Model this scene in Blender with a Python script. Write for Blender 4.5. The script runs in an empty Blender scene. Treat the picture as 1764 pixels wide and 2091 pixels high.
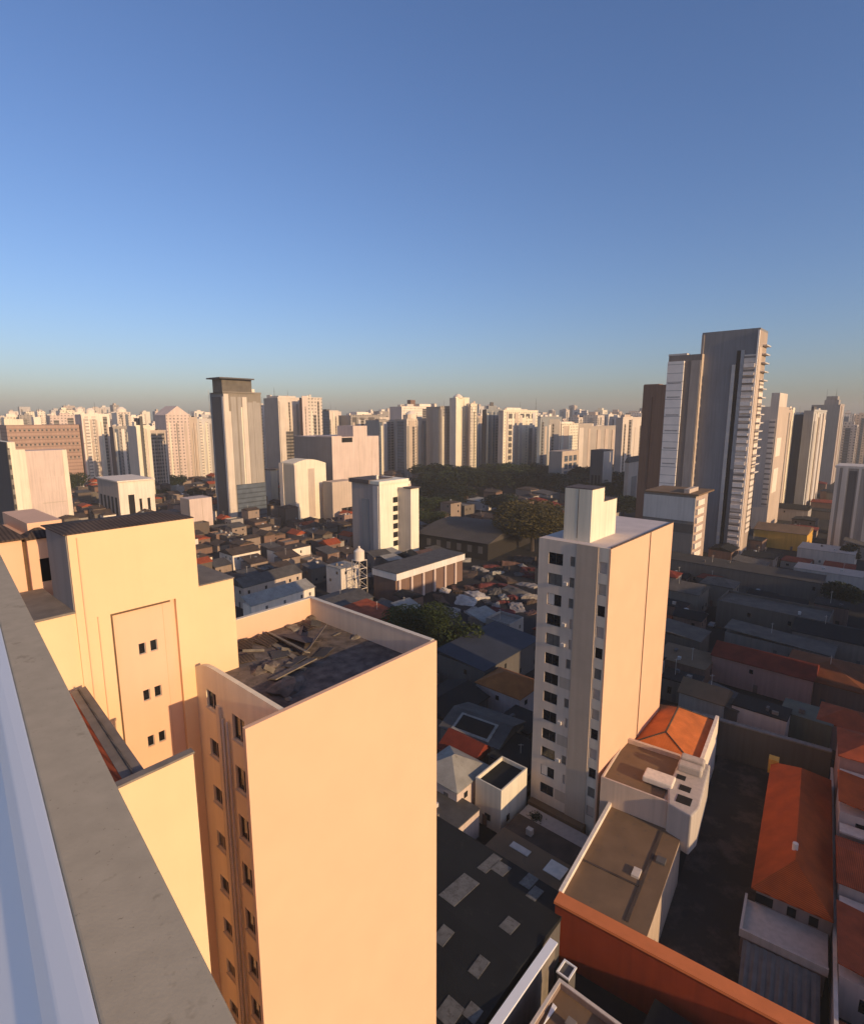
import bpy, bmesh, math, random
from mathutils import Vector, Matrix
random.seed(7)
S = bpy.context.scene
COL = S.collection
# ---------------------------------------------------------------- camera, sky, sun, exposure
ZC = 69.0                                   # eye height above the street
FPX, CX, CY, HZ = 1120.0, 882.0, 1045.5, 850.0   # photo measured on a 1764 x 2091 grid
TH = math.atan((CY - HZ) / FPX)
cam = bpy.data.cameras.new('camera'); co = bpy.data.objects.new('camera', cam); COL.objects.link(co)
co.location = (0, 0, ZC); co.rotation_euler = (math.pi/2 - TH, 0, 0)
cam.sensor_fit = 'HORIZONTAL'; cam.sensor_width = 36.0; cam.lens = 36.0*FPX/1764.0
cam.clip_start = 0.05; cam.clip_end = 20000
S.camera = co
ANG = math.radians(41.3)
U = Vector((math.sin(ANG), math.cos(ANG), 0)); V = Vector((-math.cos(ANG), math.sin(ANG), 0))
SUN_EL = math.radians(15.3)
sh = (-V*math.cos(math.radians(-2.5)) + U*math.sin(math.radians(-2.5))).normalized()
SUN = Vector((sh.x*math.cos(SUN_EL), sh.y*math.cos(SUN_EL), math.sin(SUN_EL)))
w = bpy.data.worlds.new("World"); S.world = w; w.use_nodes = True
nt = w.node_tree; bg = nt.nodes['Background']
sky = nt.nodes.new('ShaderNodeTexSky'); sky.sky_type = 'NISHITA'; sky.sun_disc = False
sky.sun_elevation = SUN_EL; sky.sun_rotation = math.atan2(sh.x, sh.y)
sky.altitude = 1200; sky.air_density = 1.38; sky.dust_density = 3.1; sky.ozone_density = 4.0
wb = nt.nodes.new('ShaderNodeMixRGB'); wb.blend_type = 'MULTIPLY'; wb.inputs[0].default_value = 1; wb.inputs[2].default_value = (1.01, 0.985, 1.19, 1)   # camera white balance
nt.links.new(sky.outputs[0], wb.inputs[1]); nt.links.new(wb.outputs[0], bg.inputs[0]); bg.inputs[1].default_value = 0.101
sl = bpy.data.lights.new('sun', 'SUN'); so = bpy.data.objects.new('sun', sl); COL.objects.link(so)
sl.energy = 3.65; sl.angle = math.radians(0.5); sl.color = (1.0, 0.71, 0.41)
so.rotation_euler = SUN.to_track_quat('Z', 'Y').to_euler(); so.location = (0, 0, 200)
S.view_settings.view_transform = 'Standard'; S.view_settings.look = 'None'
S.view_settings.exposure = 0.35; S.view_settings.gamma = 1.0

# ---------------------------------------------------------------- measuring helpers
FWD = Vector((0, math.cos(TH), -math.sin(TH))); UPV = Vector((0, math.sin(TH), math.cos(TH)))
def ray(px, py): return Vector(((px-CX)/FPX, 0, 0)) - UPV*((py-CY)/FPX) + FWD
def GZ(px, py, z):                          # grid (a, b) of a point of height z
    d = ray(px, py); p = d*((z-ZC)/d.z); return p.dot(U), p.dot(V)
def PV(px, py, b):                          # (a, z) on the plane v = b
    d = ray(px, py); p = d*(b/d.dot(V)); return p.dot(U), p.z+ZC
def PU(px, py, a):                          # (b, z) on the plane u = a
    d = ray(px, py); p = d*(a/d.dot(U)); return p.dot(V), p.z+ZC
def proj(p):
    q = Vector(p) - Vector((0, 0, ZC)); z = q.dot(FWD)
    if z <= 0.1: return None
    return CX + FPX*q.x/z, CY - FPX*q.dot(UPV)/z
class Frame:                                # a rotated ground grid
    def __init__(s, x=0, y=0, rot=0):
        s.o = Vector((x, y, 0)); c, n = math.cos(rot), math.sin(rot)
        s.u = U*c + V*n; s.v = V*c - U*n
    def p(s, a, b, z): return s.o + s.u*a + s.v*b + Vector((0, 0, z))
def frame_at(a, b, rot=0):
    q = U*a + V*b; return Frame(q.x, q.y, rot)
G0 = Frame()
def R(z): return ZC + z

# ---------------------------------------------------------------- mesh builder
class MB:
    def __init__(s): s.vs = []; s.fs = []
    def face(s, pts):
        n = len(s.vs); s.vs += [Vector(p) for p in pts]; s.fs.append(list(range(n, n+len(pts))))
        return s
    def hexa(s, c):                         # 8 corners: bottom 4 then top 4
        n = len(s.vs); s.vs += [Vector(p) for p in c]
        for f in ((0,3,2,1),(4,5,6,7),(0,1,5,4),(1,2,6,5),(2,3,7,6),(3,0,4,7)): s.fs.append([n+i for i in f])
        return s
    def box(s, f, a0, a1, b0, b1, z0, z1):
        return s.hexa([f.p(a0,b0,z0), f.p(a1,b0,z0), f.p(a1,b1,z0), f.p(a0,b1,z0), f.p(a0,b0,z1), f.p(a1,b0,z1), f.p(a1,b1,z1), f.p(a0,b1,z1)])
    def prism(s, bot, top):
        n = len(s.vs); k = len(bot); s.vs += [Vector(p) for p in bot] + [Vector(p) for p in top]
        s.fs.append([n+i for i in reversed(range(k))]); s.fs.append([n+k+i for i in range(k)])
        for i in range(k):
            j = (i+1) % k; s.fs.append([n+i, n+j, n+k+j, n+k+i])
        return s
    def poly(s, f, pts, z0, z1): return s.prism([f.p(a,b,z0) for a,b in pts], [f.p(a,b,z1) for a,b in pts])
    def gable(s, f, a0, a1, b0, b1, z0, zr, axis='a', hip=0.0, t=0.18):
        # pitched roof shell with thickness t, ridge along axis, hip inset at both ends
        for dz in (0,):
            if axis == 'a':
                m = (b0+b1)/2; r0, r1 = (a0+hip, m), (a1-hip, m)
            else:
                m = (a0+a1)/2; r0, r1 = (m, b0+hip), (m, b1-hip)
            c = [(a0,b0),(a1,b0),(a1,b1),(a0,b1)]
            n = len(s.vs)
            for (x,y) in c: s.vs.append(f.p(x,y,z0))
            for (x,y) in c: s.vs.append(f.p(x,y,z0+t))
            s.vs.append(f.p(r0[0],r0[1],zr+t)); s.vs.append(f.p(r1[0],r1[1],zr+t))
            F = [(3,2,1,0),(0,1,5,4),(1,2,6,5),(2,3,7,6),(3,0,4,7)]
            if axis == 'a': F += [(4,5,9,8),(6,7,8,9),(5,6,9),(7,4,8)]
            else: F += [(5,6,9,8),(7,4,8,9),(4,5,8),(6,7,9)]
            for q in F: s.fs.append([n+i for i in q])
        return s
    def cyl(s, x, y, z0, z1, r, n=12, r2=None):
        r2 = r if r2 is None else r2
        A = [(math.cos(2*math.pi*i/n), math.sin(2*math.pi*i/n)) for i in range(n)]
        return s.prism([(x+c*r, y+d*r, z0) for c,d in A], [(x+c*r2, y+d*r2, z1) for c,d in A])
    def bar(s, p, q, r, n=6, r2=None):
        p, q = Vector(p), Vector(q); r2 = r if r2 is None else r2
        d = (q-p).normalized(); x = d.orthogonal().normalized(); y = d.cross(x)
        A = [(math.cos(2*math.pi*i/n), math.sin(2*math.pi*i/n)) for i in range(n)]
        return s.prism([p+(x*c+y*e)*r for c,e in A], [q+(x*c+y*e)*r2 for c,e in A])
    def build(s, name, mat, parent=None, bevel=0, smooth=False, at=None):
        off = parent_loc(parent) if parent else (Vector(at) if at else Vector((0,0,0)))
        me = bpy.data.meshes.new(name)
        me.from_pydata([v-off for v in s.vs], [], s.fs)
        bm = bmesh.new(); bm.from_mesh(me); bmesh.ops.recalc_face_normals(bm, faces=bm.faces); bm.to_mesh(me); bm.free()
        if smooth:
            for p in me.polygons: p.use_smooth = True
        me.materials.append(mat)
        o = bpy.data.objects.new(name, me); COL.objects.link(o)
        if parent: o.parent = parent
        else: o.location = off
        rt = parent or o
        while rt.parent: rt = rt.parent
        k = len(BV); BV.extend(s.vs)
        for q in s.fs: BF.append([k+i for i in q]); BR.append(rt.name)
        if bevel:
            b = o.modifiers.new('bevel', 'BEVEL'); b.width = bevel; b.segments = 2; b.limit_method = 'ANGLE'
        return o
def parent_loc(o):
    v = Vector(o.location)
    while o.parent: o = o.parent; v += Vector(o.location)
    return v
def thing(name, label, cat, loc, group=None):
    o = bpy.data.objects.new(name, None); COL.objects.link(o); o.location = loc
    o['label'] = label; o['category'] = cat
    o.empty_display_size = 0.5
    if group: o['group'] = group
    return o
def tag(o, label, cat, group=None):
    o['label'] = label; o['category'] = cat
    if group: o['group'] = group
    return o
def struct(o): o['kind'] = 'structure'; return o
BV, BF, BR = [], [], []                       # everything built so far, for the sight test
OCC = []                                    # footprints already taken, in grid coordinates
def occ(a0, a1, b0, b1): OCC.append((min(a0,a1), max(a0,a1), min(b0,b1), max(b0,b1)))
def occf(f, a0, a1, b0, b1):
    q = [f.p(a,b,0) for a in (a0,a1) for b in (b0,b1)]
    occ(min(p.dot(U) for p in q), max(p.dot(U) for p in q), min(p.dot(V) for p in q), max(p.dot(V) for p in q))

# ---------------------------------------------------------------- materials
MATS = {}
def mat(name, col, rough=0.85, var=0.12, scale=0.6, bump=0.15, bscale=9.0, streak=0.0, spec=0.3, metal=0.0, bands=None, col2=None, c2amt=0.5, tiles=None, pits=None):
    if name in MATS: return MATS[name]
    m = bpy.data.materials.new(name); m.use_nodes = True; N = m.node_tree.nodes; L = m.node_tree.links
    b = N['Principled BSDF']; b.inputs['Roughness'].default_value = rough
    b.inputs['Specular IOR Level'].default_value = spec; b.inputs['Metallic'].default_value = metal
    tc = N.new('ShaderNodeTexCoord')
    def noise(sc, det=4, vec=None, r=0.55):
        n = N.new('ShaderNodeTexNoise'); n.inputs['Scale'].default_value = sc; n.inputs['Detail'].default_value = det
        n.inputs['Roughness'].default_value = r
        L.new(vec if vec else tc.outputs['Object'], n.inputs['Vector']); return n.outputs['Fac']
    def ramp(fac, a, bb, p0=0.3, p1=0.7):
        r = N.new('ShaderNodeValToRGB'); r.color_ramp.elements[0].position = p0; r.color_ramp.elements[1].position = p1
        r.color_ramp.elements[0].color = (*a, 1); r.color_ramp.elements[1].color = (*bb, 1); L.new(fac, r.inputs[0]); return r.outputs[0]
    def mul(x, y):
        r = N.new('ShaderNodeMixRGB'); r.blend_type = 'MULTIPLY'; r.inputs[0].default_value = 1; L.new(x, r.inputs[1]); L.new(y, r.inputs[2]); return r.outputs[0]
    def warm(k):
        return (min(1,k[0]*1.06), k[1]*.95, k[2]*.83) if max(k) > 0.02 and (max(k)-min(k))/max(k) < .22 and name not in ('bluish_white_paint', 'wall_slate_grey') else k
    c = warm(tuple(col)); col2 = warm(col2) if col2 else None
    lo = tuple(x*(1-var) for x in c); hi = tuple(min(1, x*(1+var)) for x in c)
    out = ramp(noise(scale, 5), lo, hi)
    if col2:
        mx = N.new('ShaderNodeMixRGB'); L.new(ramp(noise(scale*2.3, 6, None, .7), (0,0,0), (1,1,1), c2amt, min(1, c2amt+.12)), mx.inputs[0])
        L.new(out, mx.inputs[1]); mx.inputs[2].default_value = (*col2, 1); out = mx.outputs[0]
    if streak:
        mp = N.new('ShaderNodeMapping'); mp.inputs['Scale'].default_value = (1.3, 1.3, 0.06); L.new(tc.outputs['Object'], mp.inputs[0])
        out = mul(out, ramp(noise(1.0, 5, mp.outputs[0]), (1-streak,)*3, (1,1,1), .35, .6))
    hgt = noise(bscale, 6)
    if bands:                               # horizontal courses: (period, dark share, darkness)
        sp = N.new('ShaderNodeSeparateXYZ'); L.new(tc.outputs['Object'], sp.inputs[0])
        d = N.new('ShaderNodeMath'); d.operation = 'DIVIDE'; L.new(sp.outputs['Z'], d.inputs[0]); d.inputs[1].default_value = bands[0]
        fr = N.new('ShaderNodeMath'); fr.operation = 'FRACT'; L.new(d.outputs[0], fr.inputs[0])
        out = mul(out, ramp(fr.outputs[0], (bands[2],)*3, (1,1,1), bands[1], bands[1]+0.03))
    if tiles:                               # roof courses seen as fine ribs along an axis
        mp = N.new('ShaderNodeMapping'); mp.inputs['Rotation'].default_value = (0, 0, -(math.pi/2-ANG)+tiles[1]); L.new(tc.outputs['Object'], mp.inputs[0])
        wv = N.new('ShaderNodeTexWave'); wv.inputs['Scale'].default_value = tiles[0]; wv.inputs['Distortion'].default_value = .4; wv.inputs['Detail'].default_value = 2
        L.new(mp.outputs[0], wv.inputs[0]); out = mul(out, ramp(wv.outputs['Fac'], (.55,)*3, (1,1,1), .1, .6)); hgt = wv.outputs['Fac']
    if pits:                                # scattered chips and specks
        pf = noise(pits, 3, None, .75); out = mul(out, ramp(pf, (1,1,1), (.62,.60,.58), .66, .70)); out = mul(out, ramp(noise(pits*.16, 4, None, .7), (1,1,1), (.80,.79,.77), .62, .68))
    L.new(out, b.inputs['Base Color'])
    if bump:
        bp = N.new('ShaderNodeBump'); bp.inputs['Strength'].default_value = bump; bp.inputs['Distance'].default_value = 0.05
        L.new(hgt, bp.inputs['Height']); L.new(bp.outputs[0], b.inputs['Normal'])
    MATS[name] = m; return m
def glassmat(name, col=(0.012,0.014,0.017), rough=0.12, spec=0.5):
    return mat(name, col, rough, 0.5, 0.9, 0, spec=spec)

PEACH = mat('peach_render', (0.74,0.455,0.28), 0.9, 0.03, 0.25, 0.10, 14)
YELLOW = mat('yellow_render', (0.80,0.54,0.305), 0.9, 0.03, 0.3, 0.10, 14, streak=0.02)
PINKR = mat('pink_render', (0.76,0.465,0.295), 0.9, 0.03, 0.3, 0.10, 14, streak=0.02)
GREYR = mat('grey_beige_render', (0.52,0.40,0.29), 0.9, 0.06, 0.3, 0.12, 12, streak=0.1)
BEIGE = mat('beige_side_render', (0.68,0.58,0.45), 0.9, 0.05, 0.3, 0.12, 12, streak=0.10)
COPING = mat('weathered_coping', (0.47,0.38,0.255), 0.9, 0.07, 14.0, 0.04, 120, col2=(0.38,0.305,0.205), c2amt=0.66, pits=55)
WHITEP = mat('bluish_white_paint', (0.87,0.85,0.82), 0.6, 0.015, 0.8, 0, 20)
CONC = mat('concrete', (0.20,0.185,0.17), 0.9, 0.15, 0.8, 0.3, 8, streak=0.15)
DARKTRIM = mat('dark_flashing', (0.10,0.085,0.08), 0.8, 0.2, 1.0)
JOINT_SHADE = mat('brown_joint_shade', (0.13,0.075,0.04), 0.9, 0.2, 1.0)  # brown of the tower's joint, also used for painted shadow pieces
GRAVEL = mat('roof_gravel', (0.15,0.115,0.09), 0.95, 0.45, 1.1, 0.9, 7, col2=(0.09,0.07,0.055), c2amt=0.55)
TIMBER = mat('grey_timber', (0.22,0.18,0.13), 0.9, 0.3, 2.0, 0.4, 12)
TERRACOTTA = mat('terracotta_tiles', (0.38,0.075,0.025), 0.9, 0.25, 0.5, 0.5, col2=(0.22,0.07,0.04), c2amt=.6, tiles=(1.6,0))
TERRACOTTA2 = mat('terracotta_tiles_cross', (0.38,0.075,0.025), 0.9, 0.25, 0.5, 0.5, col2=(0.22,0.07,0.04), c2amt=.6, tiles=(1.6,math.pi/2))
ORANGE_T = mat('bright_orange_tiles', (0.62,0.17,0.04), 0.9, 0.2, 0.4, 0.4, tiles=(1.8,0))
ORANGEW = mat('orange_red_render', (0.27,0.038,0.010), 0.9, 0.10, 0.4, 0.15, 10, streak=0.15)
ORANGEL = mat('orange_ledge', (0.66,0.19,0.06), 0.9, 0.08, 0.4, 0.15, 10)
BROWNTILE = mat('old_brown_tiles', (0.085,0.058,0.043), 0.95, 0.35, 0.4, 0.5, col2=(0.13,0.095,0.07), c2amt=.6, tiles=(1.2,0))
BROWNFLAT = mat('brown_flat_roof', (0.18,0.11,0.06), 0.95, 0.15, 0.25, 0.3, 6, col2=(0.12,0.085,0.06), c2amt=.58)
GREYMETAL = mat('grey_corrugated_sheet', (0.10,0.10,0.10), 0.7, 0.3, 0.4, 0.5, col2=(0.085,0.07,0.06), c2amt=.56, tiles=(2.2,0))
PALEMETAL = mat('pale_corrugated_sheet', (0.36,0.33,0.28), 0.65, 0.2, 0.4, 0.5, col2=(0.20,0.18,0.16), c2amt=.58, tiles=(2.2,math.pi/2))
RUSTMETAL = mat('rusty_sheet', (0.11,0.06,0.05), 0.9, 0.4, 0.6, 0.5, col2=(0.16,0.12,0.105), c2amt=.6, tiles=(2.0,0))
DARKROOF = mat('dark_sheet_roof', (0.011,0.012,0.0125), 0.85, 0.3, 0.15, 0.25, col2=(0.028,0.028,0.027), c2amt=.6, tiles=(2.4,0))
DARKRED = mat('dark_red_roof', (0.20,0.028,0.012), 0.9, 0.25, 0.4, 0.4, tiles=(1.6,0))
SKYLIGHT = mat('milky_skylight_sheet', (0.13,0.135,0.135), 0.6, 0.25, 0.9, 0.2, col2=(0.085,0.08,0.075), c2amt=.5)
ASPHALT = mat('asphalt', (0.016,0.015,0.015), 0.95, 0.35, 0.05, 0.3, 5, col2=(0.026,0.023,0.021), c2amt=.55)
YARD = mat('worn_yard_paving', (0.036,0.027,0.021), 0.9, 0.35, 0.07, 0.2, 5, col2=(0.085,0.06,0.046), c2amt=.50)
GLASS = glassmat('dark_window_glass')
CURTAIN = mat('curtained_window', (0.15,0.15,0.145), 0.35, 0.2, 1.5, 0, spec=.5)
FRAME = mat('aluminium_frame', (0.35,0.34,0.33), 0.5, 0.1, 2, 0)
WHITEF = mat('white_frame', (0.62,0.60,0.57), 0.7, 0.1, 1, 0.05)
BLIND = mat('closed_shutter', (0.50,0.44,0.40), 0.8, 0.08, 1, 0.1, bands=(0.12,0.12,0.7))
BLACK = mat('dark_opening', (0.012,0.011,0.010), 0.9, 0.2, 1, 0)
def wallmat(key, col, **k): return mat('wall_'+key, col, **dict(dict(rough=0.9, var=0.07, scale=0.08, bump=0.08, bscale=3, streak=0.14), **k))
CREAM = wallmat('cream', (0.80,0.70,0.52)); PALE = wallmat('pale_white', (0.80,0.75,0.68)); PINKW = wallmat('pink', (0.66,0.51,0.42))
TAN = wallmat('tan', (0.55,0.43,0.33)); GREYW = wallmat('grey', (0.34,0.33,0.32)); BLUEG = wallmat('blue_grey', (0.25,0.28,0.31))
WHITEB = wallmat('balcony_white', (0.82,0.80,0.78)); LGREY = wallmat('light_grey', (0.56,0.56,0.56)); BROWNW = wallmat('brown', (0.20,0.12,0.085)); DGREY = wallmat('dark_grey', (0.11,0.11,0.115))
SAND = wallmat('sand', (0.66,0.55,0.44)); BRICKB = wallmat('brickish', (0.42,0.27,0.20), bands=(3.2,0.28,0.72))
BALC = mat('banded_glazing', (0.20,0.19,0.18), 0.5, 0.2, 0.3, 0, bands=(3.1,0.45,0.18), spec=.4)
BALCP = mat('banded_pale_balconies', (0.66,0.62,0.58), 0.8, 0.12, 0.3, 0, bands=(3.1,0.30,0.38))
GLAZE = mat('blue_glazing', (0.10,0.12,0.145), 0.35, 0.25, 0.2, 0, bands=(3.1,0.25,0.55), spec=.5)
OCHRE = wallmat('ochre', (0.62,0.34,0.06))
def gridded(key, base):
    m = base.copy(); m.name = key+'_wall_with_windows'; N = m.node_tree.nodes; L = m.node_tree.links; b = N['Principled BSDF']
    src = b.inputs['Base Color'].links[0].from_socket
    tc = N.new('ShaderNodeNewGeometry'); sp = N.new('ShaderNodeSeparateXYZ'); L.new(tc.outputs['Position'], sp.inputs[0])
    def math_(op, x, y):
        n = N.new('ShaderNodeMath'); n.operation = op
        for i, q in enumerate((x, y)):
            if q is None: continue
            if isinstance(q, float): n.inputs[i].default_value = q
            else: L.new(q, n.inputs[i])
        return n.outputs[0]
    def dot(w_): return math_('ADD', math_('MULTIPLY', sp.outputs[0], w_.x), math_('MULTIPLY', sp.outputs[1], w_.y))
    ss = math_('ADD', dot(U), dot(V))
    def band(x, per, a_, c_):
        fr = math_('FRACT', math_('DIVIDE', x, per), None); return math_('MULTIPLY', math_('GREATER_THAN', fr, a_), math_('LESS_THAN', fr, c_))
    mk = math_('MULTIPLY', band(ss, 3.7, .25, .68), band(sp.outputs[2], 3.1, .30, .74))
    nz = N.new('ShaderNodeTexNoise'); nz.inputs['Scale'].default_value = .35; L.new(tc.outputs['Position'], nz.inputs['Vector'])
    mx = N.new('ShaderNodeMixRGB'); L.new(math_('MULTIPLY', mk, math_('MULTIPLY', nz.outputs['Fac'], 1.25)), mx.inputs[0]); L.new(src, mx.inputs[1]); mx.inputs[2].default_value = (.05,.05,.055,1)
    L.new(mx.outputs[0], b.inputs['Base Color']); return m
def folmat(name, a, b, scale=0.5):
    if name in MATS: return MATS[name]
    m = bpy.data.materials.new(name); m.use_nodes = True; N = m.node_tree.nodes; L = m.node_tree.links
    s = N['Principled BSDF']; s.inputs['Roughness'].default_value = .75; s.inputs['Specular IOR Level'].default_value = .2
    tc = N.new('ShaderNodeTexCoord'); n = N.new('ShaderNodeTexNoise'); n.inputs['Scale'].default_value = scale; n.inputs['Detail'].default_value = 4
    L.new(tc.outputs['Object'], n.inputs['Vector'])
    r = N.new('ShaderNodeValToRGB'); r.color_ramp.elements[0].color = (*a,1); r.color_ramp.elements[1].color = (*b,1)
    r.color_ramp.elements[0].position = .35; r.color_ramp.elements[1].position = .65
    L.new(n.outputs['Fac'], r.inputs[0]); L.new(r.outputs[0], s.inputs['Base Color']); MATS[name] = m; return m
LEAFD = folmat('dark_foliage', (0.010,0.015,0.006), (0.030,0.042,0.012)); LEAFG = folmat('green_foliage', (0.014,0.024,0.006), (0.055,0.072,0.014))
LEAFO = folmat('olive_foliage', (0.055,0.045,0.012), (0.10,0.075,0.02)); BARK = mat('bark', (0.06,0.045,0.035), .95, .3, 2, .4)

# ---------------------------------------------------------------- ground
gb = MB(); gb.face([(-5000,-800,0),(5000,-800,0),(5000,9000,0),(-5000,9000,0)]); struct(gb.build('ground', ASPHALT))
rb = MB(); rb.box(G0, 118, 126, 27, 330, 0.004, 0.02); struct(rb.build('road', mat('road_asphalt', (0.022,0.021,0.021), .9, .2, .2, .2, 6)))

# ---------------------------------------------------------------- windows
def face_axes(f, side):
    # outward normal and the running direction of a wall: 'L' faces -u (runs along v), 'F' faces -v (runs along u)
    return (-f.u, f.v) if side == 'L' else (-f.v, f.u)
def wbox(mb, f, side, w0, s0, s1, z0, z1, d0, d1):
    # box on a wall plane w0; s along the wall; d = distance outward from d0 to d1
    if side == 'L': mb.box(f, w0-d1, w0-d0, s0, s1, z0, z1)
    else: mb.box(f, s0, s1, w0-d1, w0-d0, z0, z1)
def window(f, side, w0, s0, s1, z0, z1, parent, depth=0.18, pane=None, frame=None, mull=1, fw=0.06, sill=None, sub=True):
    fr = MB(); d = -depth
    wbox(fr, f, side, w0, s0, s0+fw, z0, z1, d, d+.05); wbox(fr, f, side, w0, s1-fw, s1, z0, z1, d, d+.05)
    wbox(fr, f, side, w0, s0+fw, s1-fw, z0, z0+fw, d, d+.05); wbox(fr, f, side, w0, s0+fw, s1-fw, z1-fw, z1, d, d+.05)
    for i in range(mull):
        m = s0 + (s1-s0)*(i+1)/(mull+1); wbox(fr, f, side, w0, m-fw/2, m+fw/2, z0+fw, z1-fw, d, d+.05)
    o = fr.build('window', frame or FRAME, parent)
    p = MB(); wbox(p, f, side, w0, s0+.01, s1-.01, z0+.01, z1-.01, d-.04, d-.005); p.build('pane', pane or GLASS, o)
    if sill:
        q = MB(); wbox(q, f, side, w0, s0-.1, s1+.1, z0-.1, z0-.002, -.1, .09); q.build('sill', sill, o)
    return o
def pierced(mb, f, side, w0, S0, S1, Z0, Z1, holes, t=0.3):
    # wall slab of thickness t behind plane w0 with rectangular openings
    zs = sorted(set([Z0, Z1] + [h[2] for h in holes] + [h[3] for h in holes]))
    for z0, z1 in zip(zs, zs[1:]):
        if z1-z0 < 1e-4: continue
        act = sorted((h[0], h[1]) for h in holes if h[2] < (z0+z1)/2 < h[3])
        s = S0
        for h0, h1 in act:
            if h0 > s+1e-4: wbox(mb, f, side, w0, s, h0, z0, z1, -t, 0)
            s = max(s, h1)
        if S1 > s+1e-4: wbox(mb, f, side, w0, s, S1, z0, z1, -t, 0)

# ================================================================ THE BUILDING UNDER THE CAMERA
def own_building():
    zt = R(-1.0)
    t = thing('apartment_building', 'weathered grey beige roof parapet in the near left foreground with its bluish white inner face', 'building', (-2, 0, 0))
    o0, o1, i0, i1 = [ray(*q)*(-1.0/ray(*q).z) for q in ((0,1130),(485,2091),(0,1275),(205,2091))]
    dirv = (o0-o1).normalized()
    def ext(p, d, s): return Vector((p.x, p.y, 0)) + Vector((d.x, d.y, 0))*s
    di = (i0-i1).normalized()
    A, B = ext(o1, dirv, -1.2), ext(o0, dirv, 1.6); C, D = ext(i1, di, -1.2), ext(i0, di, 1.6)
    z = Vector((0,0,zt))
    c = MB(); pts = [A, B, D, C]
    # coping with a soft outer arris
    c.prism([p+z-Vector((0,0,.10)) for p in pts], [p+z for p in pts])
    c.build('coping', COPING, t, bevel=0.006)
    n = (D-B).normalized()
    # pale rendered fillet along the inner edge, then the inner face dropping to the terrace
    nin = Vector((-(di.y), di.x, 0)); nin = nin if nin.dot(n) > 0 else -nin
    fl = MB(); e0 = Vector((0,0,.012)); fl.prism([C+z-Vector((0,0,.2)), D+z-Vector((0,0,.2)), D+nin*.085+z-Vector((0,0,.16)), C+nin*.07+z-Vector((0,0,.16))],
                        [C+z-Vector((0,0,.004)), D+z-Vector((0,0,.004)), D+nin*.065+z-Vector((0,0,.05)), C+nin*.05+z-Vector((0,0,.05))])
    fl.build('edge_fillet', WHITEP, t, bevel=0.008)
    w_ = MB(); zb = Vector((0,0,R(-2.0))); zz = z-Vector((0,0,.102))
    w_.prism([A-n*-.02+zb, B-n*-.02+zb, D+nin*.75+zb, C+nin*.75+zb], [A-n*-.02+zz, B-n*-.02+zz, D+zz, C+zz]); w_.build('parapet', WHITEP, t)
    tr = MB(); q = [C+nin*.0, D, D+nin*9, C+nin*9]
    tr.prism([p+Vector((0,0,R(-2.3))) for p in q], [p+Vector((0,0,R(-1.9))) for p in q]); tr.build('roof_terrace', WHITEP, t)
    st = MB(); qq = [C+nin*.82, D+nin*.82, D+nin*1.2, C+nin*1.2]
    st.prism([p+Vector((0,0,R(-1.9))) for p in qq], [p+Vector((0,0,R(-1.62))) for p in qq]); st.build('terrace_step', WHITEP, t)
    b = MB(); q = [A-n*-.05, B-n*-.05, B+n*9, A+n*9]
    b.prism([p for p in q], [p+Vector((0,0,R(-2.31))) for p in q]); b.build('wall', YELLOW, t)
own_building()

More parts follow.
